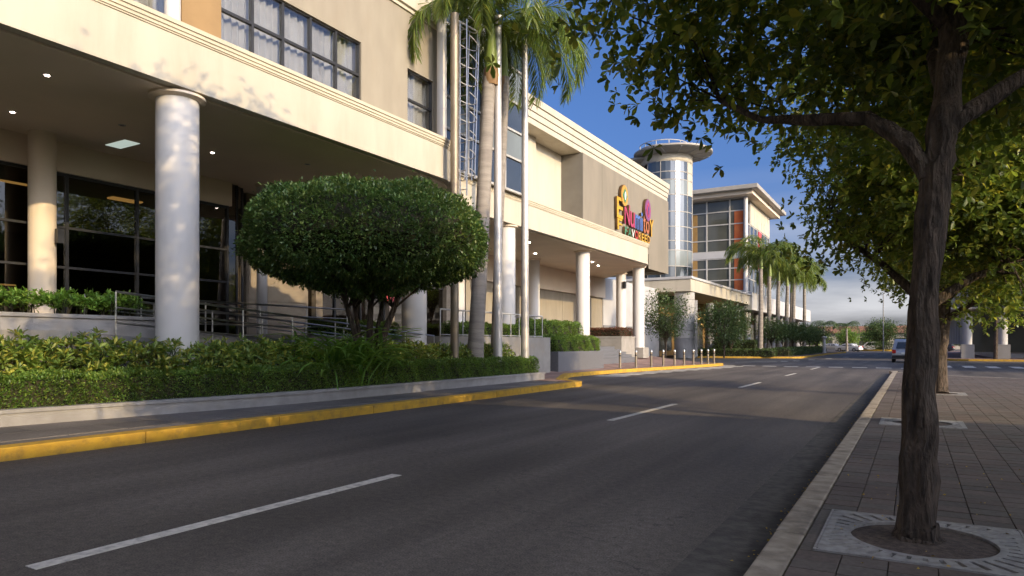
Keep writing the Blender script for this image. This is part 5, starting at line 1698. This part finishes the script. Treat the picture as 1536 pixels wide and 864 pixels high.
for k, (x, y, h, r, lb) in enumerate(((0.8, 160, 6.0, 4.0, 'dark spreading tree right of the roundabout'), (5.5, 150, 5.5, 3.4, 'dark tree beside the parked grey car'), (9, 142, 5.6, 3.4, 'dark tree far right behind the nearest trunk'), (-13, 172, 4.6, 3.0, 'pale green tree behind the two small palms'), (-8, 178, 4.4, 3.0, 'pale green tree between the small palms and the roundabout'), (-18, 160, 4.6, 3.0, 'tree at the far end of the palm row'))):
    bush_tree('far_tree', lb, (x, y, .1), h, r, 1.2, 3600, .32, 'far_leaf' if k < 3 else 'hedge_leaf', 80 + k, 'trees at the road end', trunk_r=.18)
fb_ = thing('low_building', 'low pale building far behind the roundabout', 'building', (-20, 205, 0))
obj('wall', MB().box(-40, 14, 203, 215, 0, 4.2), 'cream_paint', fb_)
obj('roof', MB().add([(-41, 202, 4.2), (15, 202, 4.2), (15, 216, 4.2), (-41, 216, 4.2), (-38, 209, 6.2), (12, 209, 6.2)], [(0, 1, 5, 4), (1, 2, 5), (2, 3, 4, 5), (3, 0, 4), (3, 2, 1, 0)]), 'roof_tile', fb_)
for k in range(12):
    obj('window', MB().box(-38.5 + 4.3 * k, -36 + 4.3 * k, 202.9, 203, 1.0, 3.0), 'grey_glass', fb_)
lp = thing('street_lamp', 'tall slim grey lamp post at the end of the road', 'street lamp', (-4.2, 126, 0))
obj('post', MB().tube([(-4.2, 126, 0), (-4.2, 126, 9.6)], [.11, .07], 10), 'lamp_post_grey', lp, smooth=True)
obj('arm', MB().tube([(-4.2, 126, 9.5), (-4.2, 126.9, 9.75), (-4.2, 127.6, 9.75)], .045, 8), 'lamp_post_grey', lp, smooth=True)
obj('lamp_head', MB().box(-4.33, -4.07, 127.3, 128.1, 9.68, 9.82), 'lamp_post_grey', lp, bevel=.03)


# ------------------------------------------------------------------ cars
def car(label, loc, rotz, paint, suv=False, group=None):
    t = thing('parked_car', label, 'car', loc, group, rotz)
    BASE[t] = (0, 0, 0)                      # built round the origin, nose along +Y
    L_, W_, H_ = (4.5, 1.8, 1.82) if suv else (4.3, 1.7, 1.45)
    yr = -L_ / 2
    lowp = [(yr, .35), (yr - .03, .7), (yr + .04, .98), (yr + .4, 1.02), (L_ / 2 - 1.2, 1.0), (L_ / 2 - .3, .9), (L_ / 2, .72), (L_ / 2 + .02, .4), (L_ / 2 - .1, .28), (yr + .1, .28)]
    cabp = [(yr + (.08 if suv else .75), 1.0), (yr + (.35 if suv else 1.15), H_ - .08), (yr + (.7 if suv else 1.5), H_), (.35, H_), (.75, H_ - .1), (1.35, .99)]
    def loft(pf, w0, w1):
        n_ = len(pf); zmin = min(p[1] for p in pf); zmax = max(p[1] for p in pf)
        ww = lambda z: w0 + (w1 - w0) * (z - zmin) / (zmax - zmin)
        mb = MB()
        mb.add([(-ww(z) / 2, y, z) for y, z in pf] + [(ww(z) / 2, y, z) for y, z in pf],
               [tuple(range(n_)), tuple(range(n_, 2 * n_))[::-1]] + [(i, n_ + i, n_ + (i + 1) % n_, (i + 1) % n_) for i in range(n_)])
        return mb
    obj('body', loft(lowp, W_ - .06, W_), paint, t, smooth=True, bevel=.05)
    obj('cabin', loft(cabp, W_ - .06, W_ - .42), paint, t, smooth=True, bevel=.05)
    zg0, zg1 = 1.06, H_ - .16
    wz = lambda z: ((W_ - .06) + (-.36) * (z - 1.0) / (H_ - 1.0)) / 2 + .012
    for s_ in (-1, 1):
        for ya, yb_, yc, yd in ((yr + (.5 if suv else 1.15), -.15, -.15, yr + (.6 if suv else 1.4)), (-.05, 1.05, .55, -.05)):
            obj('side_window', MB().add([(s_ * wz(zg0), ya, zg0), (s_ * wz(zg0), yb_, zg0), (s_ * wz(zg1), yc, zg1), (s_ * wz(zg1), yd, zg1)], [(0, 1, 2, 3)]), 'car_glass', t)
    y0r, y1r = (yr + .085, yr + .27) if suv else (yr + .85, yr + 1.08)
    obj('rear_window', MB().add([(-.62, y0r - .03, 1.1), (.62, y0r - .03, 1.1), (.5, y1r - .03, H_ - .22), (-.5, y1r - .03, H_ - .22)], [(0, 1, 2, 3)]), 'car_glass', t)
    obj('windscreen', MB().add([(-.66, 1.33, 1.06), (.66, 1.33, 1.06), (.56, .83, H_ - .16), (-.56, .83, H_ - .16)], [(3, 2, 1, 0)]), 'car_glass', t)
    for s_ in (-1, 1):
        obj('tail_light', MB().box(s_ * (W_ / 2 - .28), s_ * (W_ / 2 - .02), yr - .06, yr + .1, .72, 1.0), 'tail_light', t, bevel=.02)
        obj('headlight', MB().box(s_ * (W_ / 2 - .4), s_ * (W_ / 2 - .06), L_ / 2 - .12, L_ / 2 + .04, .62, .78), 'plate_white', t, bevel=.02)
        for yw in (yr + .85, L_ / 2 - .85):
            wv = obj('wheel', MB().tube([(s_ * (W_ / 2 - .2), yw, .33), (s_ * (W_ / 2 + .01), yw, .33)], .33, 20), 'tyre', t, smooth=True)
            obj('rim', MB().tube([(s_ * (W_ / 2 - .02), yw, .33), (s_ * (W_ / 2 + .025), yw, .33)], .2, 16), 'silver_car', wv, smooth=True)
    obj('bumper', MB().box(-W_ / 2 + .03, W_ / 2 - .03, yr - .1, yr + .1, .36, .58), 'tyre' if suv else paint, t, bevel=.04)
    obj('number_plate', MB().box(-.25, .25, yr - .075, yr - .045, .68, .8), 'plate_white', t)
    return t


car('silver-grey SUV parked at the right kerb, seen from behind beside the nearest trunk', (-0.55, 63, 0), 0, 'silver_car', True)
car('white car parked left of the roundabout', (-10.2, 139, 0), R(70), 'white_car', False, 'cars parked at the road end')
car('silver car in front of the small palms', (-13.8, 146, 0), R(80), 'silver_car', False, 'cars parked at the road end')
car('dark car parked right of the roundabout', (-0.6, 140, 0), R(85), 'dark_car', False, 'cars parked at the road end')
car('white car mostly hidden behind roundabout tree', (-7.5, 158, 0), R(95), 'white_car', True, 'cars parked at the road end')
car('dark car behind the trees at the far right', (3.6, 137, 0), R(80), 'dark_car', True, 'cars parked at the road end')

# ------------------------------------------------------------------ building across the side street, far right
sb = thing('corner_building', 'white two-storey building with column arcade across the side street', 'building', (12, 76, 0))
kerb('kerb', [(1.6, 140), (1.6, 74.5)] + arc(4.6, 72.2, 3.0, 180, 262, 6) + [(30, 69.2), (60, 69.2)], 0.25, 0.16, 'kerb_yellow', 3.0, gap=.01, sub=3)
struct('pavement', MB().prism([(1.85, 140), (1.85, 74)] + arc(4.6, 72.2, 2.7, 180, 262, 6) + [(30, 69.5), (60, 69.5), (60, 140)], -.03, .15), 'plaza_tile')
obj('wall', MB().box(6.5, 60, 76.5, 120, .15, 10.5), 'white_wall', sb)
obj('upper_floor', MB().prism([(3.6, 73.4)] + [(60, 71.6), (60, 76.6), (3.6, 120)], 5.6, 9.8), 'white_wall', sb, bevel=.03)
obj('awning', MB().prism([(2.9, 72.9), (60, 71.0), (60, 76.4), (2.9, 110)], 4.55, 4.72), 'white_wall', sb)
obj('roof_edge', MB().prism([(3.3, 73.1), (60, 71.2), (60, 77), (3.3, 120)], 9.802, 10.2), 'roof_edge', sb)
for k in range(9):
    x, y = 4.2 + 2.6 * k, 73.9 - .08 * k
    obj('column', MB().tube([(x, y, 1.4), (x, y, 5.6)], .36, 20), 'white_wall', sb, smooth=True)
    obj('column_base', MB().box(x - .5, x + .5, y - .5, y + .5, .14, 1.4), 'grey_wall', sb, bevel=.03)
    if k < 8:
        obj('shop_window', MB().box(x + .55, x + 2.2, 76.3, 76.49, .7, 4.4), 'red_shop' if k in (3, 4) else 'grey_glass', sb)
        obj('upper_window', MB().box(x + .5, x + 2.1, 73.0 - .085 * k - .06 * 0, 73.35 - .085 * k, 6.6, 8.9), 'grey_glass', sb)
for k in range(7):
    y = 78 + 5 * k
    obj('column', MB().tube([(4.2, y, 1.4), (4.2, y, 5.6)], .34, 16), 'white_wall', sb, smooth=True)
    obj('shop_window', MB().box(6.4, 6.49, y + .6, y + 4.2, .7, 4.2), 'grey_glass', sb)
bush_tree('far_tree', 'street tree in front of the white corner building', (6.0, 70.6, .15), 10.5, 3.4, 6.6, 5200, .24, 'tree_leaf', 101, 'trees by the corner building', trunk_r=.16)
bush_tree('far_tree', 'street tree farther right before the corner building', (13.0, 70.4, .15), 10.8, 3.8, 6.6, 5200, .24, 'tree_leaf', 102, 'trees by the corner building', trunk_r=.16)
bush_tree('far_tree', 'street tree left of the white corner building', (2.6, 80, .15), 10.6, 3.4, 7.0, 4200, .24, 'tree_leaf', 103, 'trees by the corner building', trunk_r=.16)

# ------------------------------------------------------------------ unseen shade casters added right of the street: trees and a long low block
off = thing('shade_block', 'unseen two-storey block added right of the street to shade the foreground', 'building', (16, -8, 0))
obj('wall', MB().box(11.5, 26, -50, 6.5, .1, 6.6), 'beige_wall', off)  # added out of view; height and length set by the shadow it throws
obj('parapet', MB().box(11.3, 26.2, -50.2, 6.7, 6.6, 7.2), 'cream_paint', off)
for k in range(17):
    for z in (1.0, 4.2):
        obj('window', MB().box(11.43, 11.55, -48 + 3.15 * k, -46.2 + 3.15 * k, z, z + 1.7), 'grey_glass', off)
for k, (x, y, s_) in enumerate(((24, 40, 1.7), (27, 47, 1.8), (24, 55, 1.7))):  # added out of view so their crowns shade the road past the corner
    copy_tree(t2, loc=(x, y, .05), rotz=R(95 * k + 40), scale=s_, label='unseen broad tree added by the side street for its shade', group='unseen trees added for shade')
